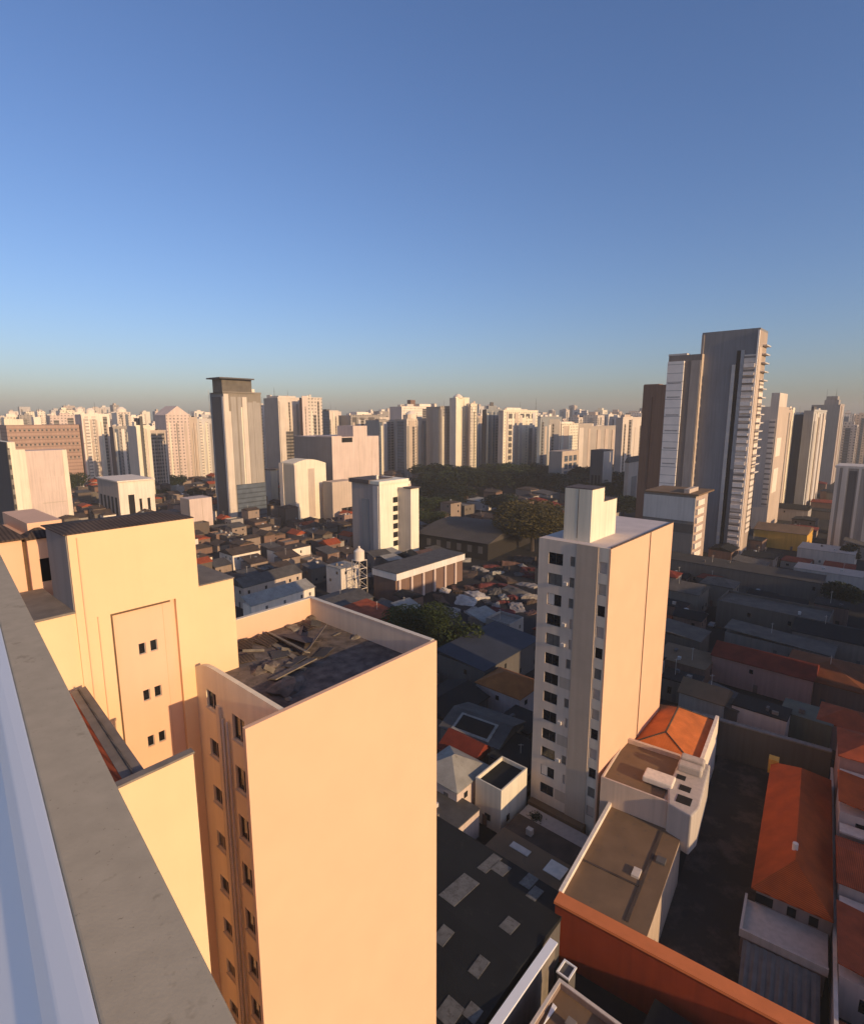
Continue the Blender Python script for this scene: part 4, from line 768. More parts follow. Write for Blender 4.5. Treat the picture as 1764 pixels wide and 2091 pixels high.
def lower_middle():
    # big dark roof with milky skylights
    t = thing('warehouse', 'dark sheet roofed warehouse with milky skylights below the blank peach wall', 'warehouse', G0.p(45, 38, 0))
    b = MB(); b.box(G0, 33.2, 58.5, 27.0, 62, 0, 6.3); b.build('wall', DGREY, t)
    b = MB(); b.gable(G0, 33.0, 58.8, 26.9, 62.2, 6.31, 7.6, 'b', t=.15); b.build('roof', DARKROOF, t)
    # skylights set in the slopes
    def onroof(px, py):
        a, bb = GZ(px, py, 7.0); return a, bb
    for (px, py, la_, lb_, m) in ((938,1822,5.4,2.6,SKYLIGHT),(1000,1760,4.0,1.5,SKYLIGHT),(1022,1770,2.2,2.2,SKYLIGHT),(1080,1795,2.6,1.6,SKYLIGHT),(1092,1822,2.4,1.4,SKYLIGHT),
                          (1040,1896,2.2,1.7,SKYLIGHT),(905,1918,2.2,1.7,SKYLIGHT),(978,1982,2.3,1.4,SKYLIGHT),(918,2066,2.4,2.2,SKYLIGHT),(965,2070,1.6,1.6,SKYLIGHT)):
        a, bb = onroof(px, py); h = lambda aa: 6.31+.15+1.29*(1-abs(aa-45.9)/12.9)
        q = MB(); c = [(a-la_/2,bb-lb_/2),(a+la_/2,bb-lb_/2),(a+la_/2,bb+lb_/2),(a-la_/2,bb+lb_/2)]
        if not (33.4 < a < 58 and bb > 27.6): continue
        q.prism([G0.p(x,y_,h(x)-.05) for x,y_ in c], [G0.p(x,y_,h(x)+.07) for x,y_ in c]); q.build('skylight', m, t)
    occ(32, 60, 26, 63)
    t = thing('boundary_wall', 'white topped wall between the dark warehouse and the framed brown roof', 'wall', G0.p(44, 25.6, 0))
    b = MB(); b.box(G0, 33, 51, 25.4, 26.0, 0, 7.4); b.build('wall', CONC, t); b = MB(); b.box(G0, 33, 51.2, 25.2, 26.2, 7.401, 7.65); b.build('coping', WHITEP, t)
    t = house(G0, 36, 47.6, 15.5, 23.0, 6.6, wallmat('framed_house',(.28,.2,.16)), BROWNFLAT, 'well', label='small building with a brown flat roof framed by a pale kerb at the bottom edge')
    b = MB(); 
    for (x0,x1,y0,y1) in ((35.9,47.7,15.4,15.75),(35.9,47.7,22.75,23.1),(35.9,36.25,15.76,22.74),(47.35,47.7,15.76,22.74)): b.box(G0, x0,x1,y0,y1,7.401,7.55)
    b.build('kerb', SAND, t)
    sh_ = MB(); a, bb = GZ(1120, 2075, 6.9); sh_.prism([G0.p(a-1.2,bb,6.7),G0.p(a+1.4,bb-.2,6.7),G0.p(a+1.5,bb+.3,6.7)],[G0.p(a-1.2,bb,6.85),G0.p(a+1.4,bb-.2,6.85),G0.p(a+1.5,bb+.3,6.85)])
    tag(sh_.build('loose_sheet', WHITEP, at=G0.p(a,bb,6.7)), 'loose white sheet lying on the framed brown roof', 'sheet')
    sk = thing('roof_hatch', 'small square hatch with white rim above the framed brown roof', 'hatch', G0.p(50.3, 23.5, 0))
    b = MB(); b.box(G0, 49.6, 51.4, 22.9, 24.3, 0, 5.6); b.build('upstand', DGREY, sk); b = MB()
    for (x0,x1,y0,y1) in ((49.5,51.5,22.8,23.0),(49.5,51.5,24.2,24.4),(49.5,49.7,23.001,24.199),(51.3,51.5,23.001,24.199)): b.box(G0,x0,x1,y0,y1,5.601,5.8)
    b.build('rim', WHITEP, sk)
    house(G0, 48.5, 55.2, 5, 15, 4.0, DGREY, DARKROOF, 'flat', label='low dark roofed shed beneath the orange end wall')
    # brown roofs at the foot of the tower
    t = house(G0, 61.0, 66.5, 29.4, 43.0, 3.4, BROWNW, BROWNFLAT, 'flat', label='low shed with a brown flat roof nearest the foot of the central tower')
    b = MB(); b.box(G0, 63.2, 65.8, 31.2, 34.0, 3.63, 3.75); b.build('skylight', PALE, t); b = MB(); b.box(G0, 63.8, 65.0, 37.0, 40.2, 3.63, 3.75); b.build('skylight', SAND, t)
    house(G0, 66.9, 71.2, 30.0, 43.2, 3.0, BROWNW, BROWNTILE, 'flat', label='second brown roofed shed squeezed against the pale ledge of the tower')
    q = MB(); q.box(G0, 72.0, 75.6, 30.5, 44.0, 0, 2.0); tag(q.build('garden_ledge', wallmat('pale_ledge',(.46,.38,.32)), at=G0.p(73.8,37,0)), 'pale paved ledge running along the foot of the central tower', 'ledge')
    sh_ = MB(); c = G0.p(73.6, 41.2, 2.0)
    rnd = random.Random(3)
    for i in range(260):
        d = Vector((rnd.gauss(0,.5), rnd.gauss(0,.5), abs(rnd.gauss(0,.4)))); e = Vector((rnd.uniform(-1,1),rnd.uniform(-1,1),rnd.uniform(-1,1))).normalized()*.14; g_ = e.orthogonal().normalized()*.1
        sh_.face([c+d-e, c+d+g_, c+d+e, c+d-g_])
    tag(sh_.build('shrub', LEAFD, at=c), 'small dark shrub growing on the pale ledge by the tower', 'shrub')
    # little house with one sunlit wall
    house(G0, 68.4, 76.4, 44.9, 50.2, 7.4, wallmat('cream_hut',(.72,.64,.50)), DARKROOF, 'well', label='small cream house with one bright sunlit wall left of the central tower')
    occ(60, 77, 29, 51)
    # roofs left of the tower
    def rz(px, py, z=7): return GZ(px, py, z)
    def hp(px, py, la_, lb_, z, wm, rm, roof, lab, pitch=1.6, rot=0, **k):
        a, bb = rz(px, py, z); f = frame_at(a, bb, rot); return house(f, -la_/2, la_/2, -lb_/2, lb_/2, z, wm, rm, roof, pitch, label=lab, **k)
    hp(905, 1660, 9, 8, 5, wallmat('mauve_white',(.55,.48,.46)), GREYMETAL, 'flat', 'low mauve house with grey roof beside the blank peach wall')
    hp(925, 1570, 9, 9, 7, wallmat('mauve_white',(.55,.48,.46)), PALEMETAL, 'hip', 'house under a crumpled pale sheet roof beside the blank peach wall', 2.6)
    hp(952, 1528, 7, 8, 6, BROWNW, DARKRED, 'gable', 'dark red roofed house between the pale sheet roof and the tower', 2.4)
    t = hp(985, 1480, 11, 13, 7.5, wallmat('cool_grey',(.22,.21,.20)), GREYMETAL, 'gable', 'grey roofed house with one long dark skylight left of the tower', 1.8, .12)
    a, bb = rz(985, 1480, 7.5); f = frame_at(a, bb, .12); b = MB(); 
    b.prism([f.p(-5.3,-4.2,7.75),f.p(-1.0,-4.2,9.15),f.p(-1.0,4.2,9.15),f.p(-5.3,4.2,7.75)],[f.p(-5.3,-4.2,7.95),f.p(-1.0,-4.2,9.35),f.p(-1.0,4.2,9.35),f.p(-5.3,4.2,7.95)]); b.build('skylight_frame', PALEMETAL, t)
    b = MB(); b.prism([f.p(-4.8,-3.6,7.95),f.p(-1.5,-3.6,9.05),f.p(-1.5,3.6,9.05),f.p(-4.8,3.6,7.95)],[f.p(-4.8,-3.6,8.2),f.p(-1.5,-3.6,9.27),f.p(-1.5,3.6,9.27),f.p(-4.8,3.6,8.2)]); b.build('skylight', BLACK, t)
    hp(1040, 1395, 10, 12, 7, wallmat('rose_fascia',(.60,.47,.42)), mat('rust_orange_tiles',(.42,.14,.035),.9,.2,.4,.4,tiles=(1.6,0)), 'hip', 'house with a rust orange roof and pink front left of the tower', 2.4)
    hp(915, 1430, 14, 12, 6, DGREY, DARKROOF, 'gable', 'dark gabled house behind the right corner of the peach block', 2.0)
    t = hp(1000, 1320, 26, 15, 8, DGREY, mat('slate_blue_sheet',(.05,.055,.068),.75,.15,.3,.3,tiles=(1.4,0)), 'shed', 'long dark slate roofed hall right of the round dark tree', 1.2)
    hp(1065, 1470, 8, 8, 6, DGREY, DARKROOF, 'flat', 'small black roofed shed against the shaded side of the tower')
    hp(1060, 1545, 9, 7, 6.5, DGREY, DARKROOF, 'shed', 'black lean to roof between the cream house and the tower', 1.0)
lower_right(); lower_middle()
def shade_blocks():
    # unseen blocks added beyond the right edge, placed and sized to shade the yards
    for i, (a0, a1, b0, b1, h, nm, wm) in enumerate(((36.5,61,-50,-34,17,'added unseen grey beige block shading the yards, outside the frame at lower right',SAND),(64,110,-50,-34,21.5,'added unseen low tan block shading the courtyard from outside the frame',TAN),
                      (113,152,-58,-38,52,'added unseen tall sand block outside the right edge, shading the low houses',SAND),(156,232,-62,-42,35,'added unseen long pale block for shade, outside the frame at right, second row',PALE),(238,330,-62,-42,30,'added unseen long grey block for shade, outside the frame at far right',LGREY))):
        t = thing('apartment_building', nm, 'building', G0.p((a0+a1)/2,(b0+b1)/2,0))
        b = MB(); b.box(G0, a0, a1, b0, b1, 0, h); b.build('wall', wm, t)
        b = MB(); b.box(G0, a0-.3, a1+.3, b0-.3, b1+.3, h+.001, h+.5); b.build('roof', CONC, t)
        wall_side_windows(G0, 'L', a0, b0+1, b1-1, 1, h-1, 4, max(2,int(h/6)), GLASS, t, (.4,.4), .04)
        occ(a0, a1, b0, b1)
shade_blocks()

# ================================================================ MIDDLE DISTANCE LOW RISE
def mid_rise():
    # long building with white sunlit fascia beyond the peach roof
    a, bb = GZ(770, 1222, 3); a1, b1 = GZ(948, 1145, 6)
    t = thing('long_building', 'long low building with a white sunlit fascia and open ground floor', 'building', G0.p((a+a1)/2, bb, 0))
    z = 12
    fa, fb = GZ(812, 1172, z)
    L0 = 40
    b = MB(); b.box(G0, fa, fa+L0, fb+1.2, fb+13, 0, z-2.6); b.build('ground_floor', BROWNW, t)
    b = MB(); b.box(G0, fa-.6, fa+L0, fb, fb+13.2, z-2.6+.001, z); b.build('fascia', wallmat('sunny_white',(.80,.72,.62)), t)
    b = MB(); b.box(G0, fa-.7, fa+L0+.1, fb-.1, fb+13.3, z+.001, z+.25); b.build('roof', GREYMETAL, t)
    for i in range(6):
        b = MB(); b.box(G0, fa+1+i*6.6, fa+2+i*6.6, fb+.3, fb+1.1, 0, z-2.6); b.build('column', PINKW, t)
    occ(fa-1, fa+L0+1, fb-1, fb+14)
    # upper deck house just left of it
    a, bb = GZ(735, 1205, 3)
    t = thing('water_tower', 'white steel framed water tower with a round tank in front of the white block', 'water tower', G0.p(a, bb, 0))
    c = G0.p(a, bb, 0); b = MB()
    for i in range(4):
        for k in range(2):
            p0 = G0.p(a-2+4*(i in (1,2)), bb-2+4*(i in (2,3)), 0); b.bar(p0, p0+Vector((0,0,15)), .16)
    for zz in (4, 8, 12, 15):
        q = [G0.p(a-2,bb-2,zz),G0.p(a+2,bb-2,zz),G0.p(a+2,bb+2,zz),G0.p(a-2,bb+2,zz)]
        for i in range(4): b.bar(q[i], q[(i+1)%4], .14)
        for i in range(4): b.bar(q[i], q[(i+1)%4]+Vector((0,0,-3.6)), .07)
    b.build('frame', WHITEF, t); b = MB(); b.cyl(c.x,c.y,15,18.5,2.0,18); b.cyl(c.x,c.y,18.5,19.6,2.0,18,.6); b.cyl(c.x,c.y,19.6,20.4,.4,10); b.build('tank', PALE, t, smooth=False)
    occ(a-4, a+4, bb-4, bb+4)
    a, bb = GZ(700, 1195, 3)
    house(frame_at(a, bb), -4, 5, -4, 5, 11, WHITEF, PALEMETAL, 'flat', label='white three storey house left of the steel water tower')
    # big dark shed roof and the white awning in the trees
    a, bb = GZ(985, 1092, 7); f = frame_at(a, bb, .1); t = thing('warehouse', 'wide charcoal hall with a low curved roof in front of the olive tree', 'warehouse', f.p(0,0,0))
    b = MB(); b.box(f, -22, 30, -16, 26, 0, 8.5); b.build('wall', mat('soot_wall',(.022,.020,.018)), t)
    b = MB(); arc = [(-23+54*k/14, 8.51+4.2*math.sin(math.pi*k/14)) for k in range(15)]
    b.prism([f.p(q[0], -17, q[1]) for q in arc], [f.p(q[0], 27, q[1]) for q in arc]); b.build('roof', mat('charcoal_sheet',(.075,.07,.066),.85,.2,.1,.25,tiles=(1.0,0)), t)
    for k in range(6):
        b = MB(); wbox(b, f, 'L', -22, -13+k*6.2, -10.5+k*6.2, 3, 6.5, -.02, .06); b.build('window', DGREY, t)
    occf(f, -23, 31, -18, 28)
    a, bb = GZ(985, 1025, 5)
    house(frame_at(a, bb), -8, 8, -9, 9, 6, LGREY, PALEMETAL, 'shed', 1.0, label='white sheet canopy among the dark trees at centre')
    # sheds behind the peach roof
    def hp(px, py, z, la_, lb_, wm, rm, roof, lab, pitch=1.6, rot=0, **k):
        a, bb = GZ(px, py, z); f = frame_at(a, bb, rot); return house(f, -la_/2, la_/2, -lb_/2, lb_/2, z, wm, rm, roof, pitch, label=lab, **k)
    hp(572, 1215, 8, 26, 5, PALE, PALEMETAL, 'shed', 'long white lean to shed just behind the peach roof', 2.2, .05)
    hp(545, 1180, 8, 26, 9, TAN, GREYMETAL, 'gable', 'grey gabled shed with pale ridge behind the long white shed', 2.6, .05)
    hp(755, 1248, 9, 10, 14, ORANGEW, TERRACOTTA, 'shed', 'orange red roofed house by the right corner of the peach roof', 1.0)
    hp(690, 1225, 6, 20, 14, DGREY, GREYMETAL, 'gable', 'dark grey shed behind the far corner of the peach roof', 1.6)
    hp(490, 1125, 7, 14, 12, PALE, BROWNTILE, 'gable', 'white walled house with brown tiles right of the yellow block', 2.0)
    hp(590, 1118, 8, 18, 9, PALE, BROWNTILE, 'flat', 'white stepped wall house catching the sun below the arched block')
    DIMMETAL = mat('dim_sheet_roof', (0.12,0.108,0.095), 0.75, 0.3, 0.4, 0.4, col2=(0.09,0.075,0.065), c2amt=.58, tiles=(2.0,math.pi/2))
    # right side
    WJ[0] = .85
    hp(1500, 1155, 9, 14, 60, wallmat('band_grey',(.13,.125,.12)), mat('band_roof',(.05,.048,.046),.9,.2,.2,.2), 'flat', 'long grey flat roofed gallery below the tall grey tower')
    hp(1395, 1200, 8, 12, 14, wallmat('grey_white',(.20,.185,.165)), DIMMETAL, 'gable', 'grey white gabled garage right of the central tower', 2.4)
    hp(1470, 1190, 8, 10, 11, wallmat('grey_white',(.20,.185,.165)), DIMMETAL, 'hip', 'square arched grey pavilion below the long gallery', 2.0)
    hp(1580, 1240, 8.5, 14, 30, wallmat('mist_grey',(.13,.118,.105)), DIMMETAL, 'well', 'long mist grey building in the right middle distance')
    hp(1700, 1290, 7, 14, 18, wallmat('cool_grey',(.22,.21,.20)), DARKROOF, 'gable', 'dark roofed shed with pale gable at the right border', 2)
    hp(1590, 1305, 6, 9, 26, wallmat('cool_grey',(.22,.21,.20)), DIMMETAL, 'shed', 'pale curved lean to roof below the mist grey building', 1.2)
    hp(1560, 1350, 7, 10, 22, wallmat('rose',(.42,.22,.17)), DARKRED, 'gable', 'dark red roofed house with a pale ridge at right', 2.4)
    hp(1690, 1370, 6, 18, 17, BROWNW, mat('rust_brown_tiles',(.22,.065,.02),.9,.2,.4,.4,tiles=(1.6,0)), 'hip', 'rust brown hipped house at right of the dark red roof', 2.8)
    hp(1440, 1415, 8, 7, 9, GREYW, BROWNFLAT, 'gable', 'white walled house with a rounded brown top right of the tower', 2.2)
    hp(1395, 1290, 6, 10, 12, wallmat('mist_grey',(.13,.118,.105)), DIMMETAL, 'shed', 'pale stepped shed right beside the sunlit tower wall', 1.0)
    hp(1400, 1340, 5, 12, 13, BROWNW, BROWNFLAT, 'flat', 'brown flat shed hugging the sunlit tower wall')
    hp(1555, 1445, 8, 6, 10, wallmat('mauve_white',(.55,.48,.46)), DARKROOF, 'flat', 'mauve fronted house with a black opening behind the courtyard wall')
    hp(1650, 1455, 7.5, 7, 9, wallmat('moss_grey',(.13,.125,.085)), mat('moss_roof',(.12,.115,.08)), 'flat', 'moss grey shed behind the courtyard wall')
    hp(1735, 1470, 7.5, 9, 10, wallmat('rose_pink',(.46,.25,.20)), TERRACOTTA, 'hip', 'rose pink house with tiled roof at the right edge behind the courtyard', 2)
    hp(1480, 1435, 7, 5, 6, DGREY, DIMMETAL, 'shed', 'small pale lean to behind the corner of the courtyard', .8)
    hp(1600, 1080, 9, 22, 24, OCHRE, BROWNFLAT, 'gable', 'ochre fronted shed with a grey brown roof right of the tall grey tower', 2.4)
    hp(1690, 1120, 7, 16, 22, SAND, wallmat('sand_roof',(.45,.37,.30)), 'flat', 'sand coloured flat roofed house at right, partly in sun')
    hp(1700, 1165, 5, 12, 26, SAND, wallmat('sand_roof',(.45,.37,.30)), 'flat', 'lower sand coloured terrace roof before the sand house')
    hp(1600, 1035, 8, 16, 30, GREYW, DARKROOF, 'gable', 'dark roofed hall behind the ochre fronted shed', 2.4)
mid_rise(); WJ[0] = .6
def scrap_yard():
    rnd = random.Random(12); ms = [('pale',PALEMETAL),('pale',mat('pale_tarpaulin',(.42,.41,.40),.8,.25,.5,.4,col2=(.2,.19,.18),c2amt=.55)),('grey',GREYMETAL),('grey',mat('grey_tarpaulin',(.26,.25,.24),.8,.25,.5,.4,col2=(.13,.12,.115),c2amt=.55)),('rusty',RUSTMETAL),('rusty',mat('wine_red_rust',(.10,.025,.025),.9,.4,.7,.4)),('brown',BROWNTILE)]
    n = 0
    for k in range(900):
        px, py = rnd.uniform(872, 1085), rnd.uniform(1128, 1258)
        if py < 1128+(px-880)*.05 or px+py*.55 < 1530 or n > 120: continue
        a, b = GZ(px, py, 1); r = rnd.uniform(4.0, 10.5)
        if not free(a-r*.5, a+r*.5, b-r*.5, b+r*.5, -1.2): continue
        OCC.append((a-r*.55, a+r*.55, b-r*.55, b+r*.55)); n += 1
        cn, m = rnd.choice(ms); f = frame_at(a, b, rnd.uniform(0, 3)); h = rnd.uniform(.5, 2.0); N = 7
        nx, ny = rnd.uniform(-.25,.25), rnd.uniform(-.25,.25); g_ = {}
        mb = MB(); al, bl = r*rnd.uniform(.8,1.3), r*rnd.uniform(.45,.8)
        def pt(i, j):
            if (i,j) not in g_:
                x = (i/N-.5); y = (j/N-.5); e = 1-max(abs(x),abs(y))*1.5
                g_[i,j] = f.p(x*al+rnd.uniform(-.3,.3), y*bl+rnd.uniform(-.3,.3), max(.05, h*(.35+.65*e)+ (nx*x+ny*y)*r + rnd.uniform(-.28,.28)))
            return g_[i,j]
        for i in range(N):
            for j in range(N):
                mb.face([pt(i,j),pt(i+1,j),pt(i+1,j+1)]); mb.face([pt(i,j),pt(i+1,j+1),pt(i,j+1)])
        edge = [(i,0) for i in range(N)]+[(N,j) for j in range(N)]+[(i,N) for i in range(N,0,-1)]+[(0,j) for j in range(N,0,-1)]
        for k2 in range(len(edge)):
            p, q = g_[edge[k2]], g_[edge[(k2+1)%len(edge)]]; mb.face([p, q, Vector((q.x,q.y,0)), Vector((p.x,p.y,0))])
        o = mb.build('scrap_heap', m, at=f.p(0,0,0)); o['category'] = 'scrap heap'; o['group'] = 'crumpled sheets in the scrap yard'; c = f.p(0,0,h)
        HI.append((o, (cn+' crumpled heap', 'scrap heap', '', tuple(c))))
SCRAP = True

# ================================================================ TREES
def crown_mesh(name, seed, rx, rz, n, size, lobes, m):
    rnd = random.Random(seed); mb = MB(); L = []
    for i in range(lobes):
        th = rnd.uniform(0, 2*math.pi); r = rx*rnd.uniform(.15,.62); z = rz*rnd.uniform(-.35,.6)
        L.append((Vector((r*math.cos(th), r*math.sin(th), z)), rnd.uniform(.34,.58)*rx))
    for k_ in range(5 if lobes == 9 else 2): L.append((Vector((0,0,rz*.1)), rx*(.92 if lobes == 9 else .66)))
    for i in range(n):
        c, r = rnd.choice(L)
        d = Vector((rnd.gauss(0,1), rnd.gauss(0,1), rnd.gauss(0,1))).normalized()
        k = r*(1-abs(rnd.gauss(0,.22))); p = c + Vector((d.x*k, d.y*k, d.z*k*min(1, rz/rx*1.1)))
        e = (d*0.4 + Vector((rnd.uniform(-1,1),rnd.uniform(-1,1),rnd.uniform(-1,1)))).normalized(); x = e.orthogonal().normalized(); y = e.cross(x)
        s = size*rnd.uniform(.55,1.25); mb.face([p-x*s, p-y*s*.6, p+x*s, p+y*s*.6])
    me = bpy.data.meshes.new(name); me.from_pydata(mb.vs, [], mb.fs); me.materials.append(m)
    return me
def trunk_mesh(h, r):
    mb = MB(); mb.bar((0,0,0), (0,0,h), r, 8, r*.6)
    for i in range(5):
        a = i*1.26; mb.bar((0,0,h*.8), (math.cos(a)*h*.45, math.sin(a)*h*.45, h*1.35), r*.45, 6, r*.15)
    me = bpy.data.meshes.new('trunk'); me.from_pydata(mb.vs, [], mb.fs); me.materials.append(BARK); return me
CROWN = {k: crown_mesh('crown', i+11, 1.0, .85, n, sz, lb, m) for i, (k, n, sz, lb, m) in enumerate((
    ('dark', 4200, .075, 11, LEAFD), ('dark2', 4200, .07, 13, LEAFD), ('green', 4200, .065, 12, LEAFG), ('olive', 16000, .036, 9, LEAFO), ('near', 15000, .034, 16, LEAFG)))}
TRUNK = trunk_mesh(1.0, .09)
def tree(px, py, rad, hgt, kind, label, group='trees between the buildings', ground=True, dist=None):
    a, bb = GZ(px, py, hgt*.55)             # the crown's middle is seen at this column and row
    p = G0.p(a, bb, 0)
    t = thing('broadleaf_tree', label, 'tree', p, group)
    o = bpy.data.objects.new('trunk', TRUNK); COL.objects.link(o); o.parent = t; o.scale = (hgt*.5, hgt*.5, hgt*.45)
    c = bpy.data.objects.new('crown', CROWN[kind]); COL.objects.link(c); c.parent = t
    c.location = (0, 0, hgt*.60); c.scale = (rad, rad, hgt*.42); c.rotation_euler.z = random.uniform(0, 6)
    occ(a-rad*.6, a+rad*.6, bb-rad*.6, bb+rad*.6)
    k = len(BV); cz = hgt*.6; BV.extend([p+Vector(q) for q in ((rad*.6,0,cz),(0,rad*.6,cz),(-rad*.6,0,cz),(0,-rad*.6,cz),(0,0,cz+hgt*.3),(0,0,cz-hgt*.3))])
    for q in ((0,1,4),(1,2,4),(2,3,4),(3,0,4),(1,0,5),(2,1,5),(3,2,5),(0,3,5)): BF.append([k+i for i in q]); BR.append(t.name)
    if not label: HI.append((t, ('dark tree' if kind != 'green' else 'green tree', 'tree', '', tuple(p+Vector((0,0,hgt*.6))))))
tree(868, 1282, 11.5, 17, 'near', 'round green tree beside the right corner of the peach roof')
tree(925, 1310, 8.5, 12, 'green', 'smaller olive green tree right of the round green tree')
tree(820, 1270, 5.5, 11, 'dark', 'dark tree close behind the right parapet of the peach roof')
tree(1088, 1068, 24, 27, 'olive', 'large domed olive brown tree left of the tower roof house')
rt_ = random.Random(4)
for yy, h_, n_ in ((968,22,15),(985,21,15),(1005,18,14),(1028,15,12),(1054,13,8)):
    x0, x1 = (862, 1318) if yy < 1000 else ((858, 1320) if yy < 1040 else (862, 1130))
    for i in range(n_):
        px = x0+(x1-x0)*(i+rt_.uniform(.15,.85))/n_
        if 955 < px < 1010 and 1004 < yy < 1045: continue
        if 900 < px < 1130 and yy > 1050: continue
        if 1030 < px < 1150 and yy > 1000: continue
        tree(px, yy+rt_.uniform(-5,5), rt_.uniform(.8,1.05)*h_, h_*rt_.uniform(.85,1.15), rt_.choice(['dark','dark2','dark','dark2','green']), '')
for q in (
          (152,985,12,22,'green','green tree right of the pink slab block'),(185,960,14,28,'dark','dark tree behind the villa, left of the street mast'),(232,958,13,26,'dark2','dark tree behind the villa, right of the street mast'),
          (360,985,9,17,'dark','dark tree below the pink pointed tower'),(400,1010,8,15,'dark2','dark tree left of the grey capped tower'),(330,1010,7,13,'dark','low dark tree right of the villa'),
          (1655,985,9,18,'dark','dark round tree near the grey block at right'),(1720,1215,9,12,'dark2','dark tree above the mist grey building at right'),(1735,1130,6,10,'dark','dark tree beside the sand coloured house')):
    tree(*q)

# ================================================================ MAST, CARS
def small_things():
    a, bb = GZ(209, 1030, 3); t = thing('street_mast', 'thin dark mast with a cross arm rising behind the villa', 'mast', G0.p(a,bb,0))
    c = G0.p(a,bb,0); q = MB(); b, z = PU(209, 858, a); q.bar(c, c+Vector((0,0,z)), .28, 6, .12); q.build('pole', DGREY, t)
    q = MB(); q.bar(c+Vector((-9,0,z*.74)), c+Vector((1.5,0,z*.77)), .1, 5); q.build('cross_arm', DGREY, t)
    def car(px, py, rot, m, lab):
        a, bb = GZ(px, py, .8); f = frame_at(a, bb, rot); t = thing('parked_car', lab, 'car', f.p(0,0,0), 'cars parked right of the tower')
        prof = [(-2.1,.35),(-2.15,.75),(-1.95,.95),(-1.2,1.0),(-.6,1.45),(.9,1.48),(1.55,1.05),(2.1,.95),(2.15,.4)]
        q = MB(); q.prism([f.p(-.85,s,z) for s,z in prof],[f.p(.85,s,z) for s,z in prof]); q.build('body', m, t, bevel=.08)
        g_ = [(-1.12,1.02),(-.58,1.4),(.85,1.42),(1.4,1.06)]
        q = MB(); q.prism([f.p(-.87,s,z) for s,z in g_],[f.p(.87,s,z) for s,z in g_]); q.build('window', GLASS, t)
        for s in (-1.35,1.3):
            for a_ in (-.86,.68):
                q = MB(); q.bar(f.p(a_,s,.32), f.p(a_+.18,s,.32), .32, 14); q.build('wheel', BLACK, t)
        for a_ in (-.7,.4):
            q = MB(); q.box(f, a_, a_+.3, -2.2, -2.14, .6, .78); q.build('headlight', PALE, t)
    DARKCAR = mat('dark_car_paint',(.03,.032,.036),.3,.1,1,0,spec=.5); GREYCAR = mat('grey_car_paint',(.16,.165,.17),.35,.1,1,0,spec=.5)
    car(1385,1258,.1,DARKCAR,'dark parked car nearest the sunlit wall of the central tower')
    car(1432,1252,.0,DARKCAR,'dark parked car in the middle of the yard right of the tower')
    car(1455,1275,1.5,GREYCAR,'grey parked car standing crosswise in the yard right of the tower')
small_things()

# ================================================================ FAR SKYLINE AND LOW DISTRICTS (filled in, then named by what they stand beside)
LM = [('the pink slab block',80,960),('the cream fluted tower',290,920),('the villa',255,1015),('the pink pointed tower',360,880),('the grey capped tower',490,920),('the arched block',620,1000),('the pink notched block',690,960),
      ('the white block',790,1050),('the beige twin towers',610,860),('the wide grey tower',745,880),('the tall cream tower',940,880),('the dark pointed tower',1005,880),('the blue grey tower',1125,890),
      ('the hazy grey block',1215,900),('the brown tower',1340,880),('the tall grey tower',1490,860),('the tan block',1590,900),('the fluted blue tower',1665,900),('the brownish block',85,890),
      ('the peach roof',640,1270),('the yellow block',330,1090),('the long white fascia',860,1160),('the round green tree',870,1285),('the olive tree',1090,1070),('the central tower',1230,1250),
      ('the podium building',1380,1060),('the long gallery',1500,1160),('the mist grey building',1590,1245),('the ochre shed',1600,1080),('the courtyard wall',1590,1510),('the slate roofed hall',1000,1320),('the curved charcoal hall',985,1085)]
def free(a0, a1, b0, b1, pad=0.8):
    for o in OCC:
        if a0-pad < o[1] and a1+pad > o[0] and b0-pad < o[3] and b1+pad > o[2]: return False
    return True
scrap_yard()
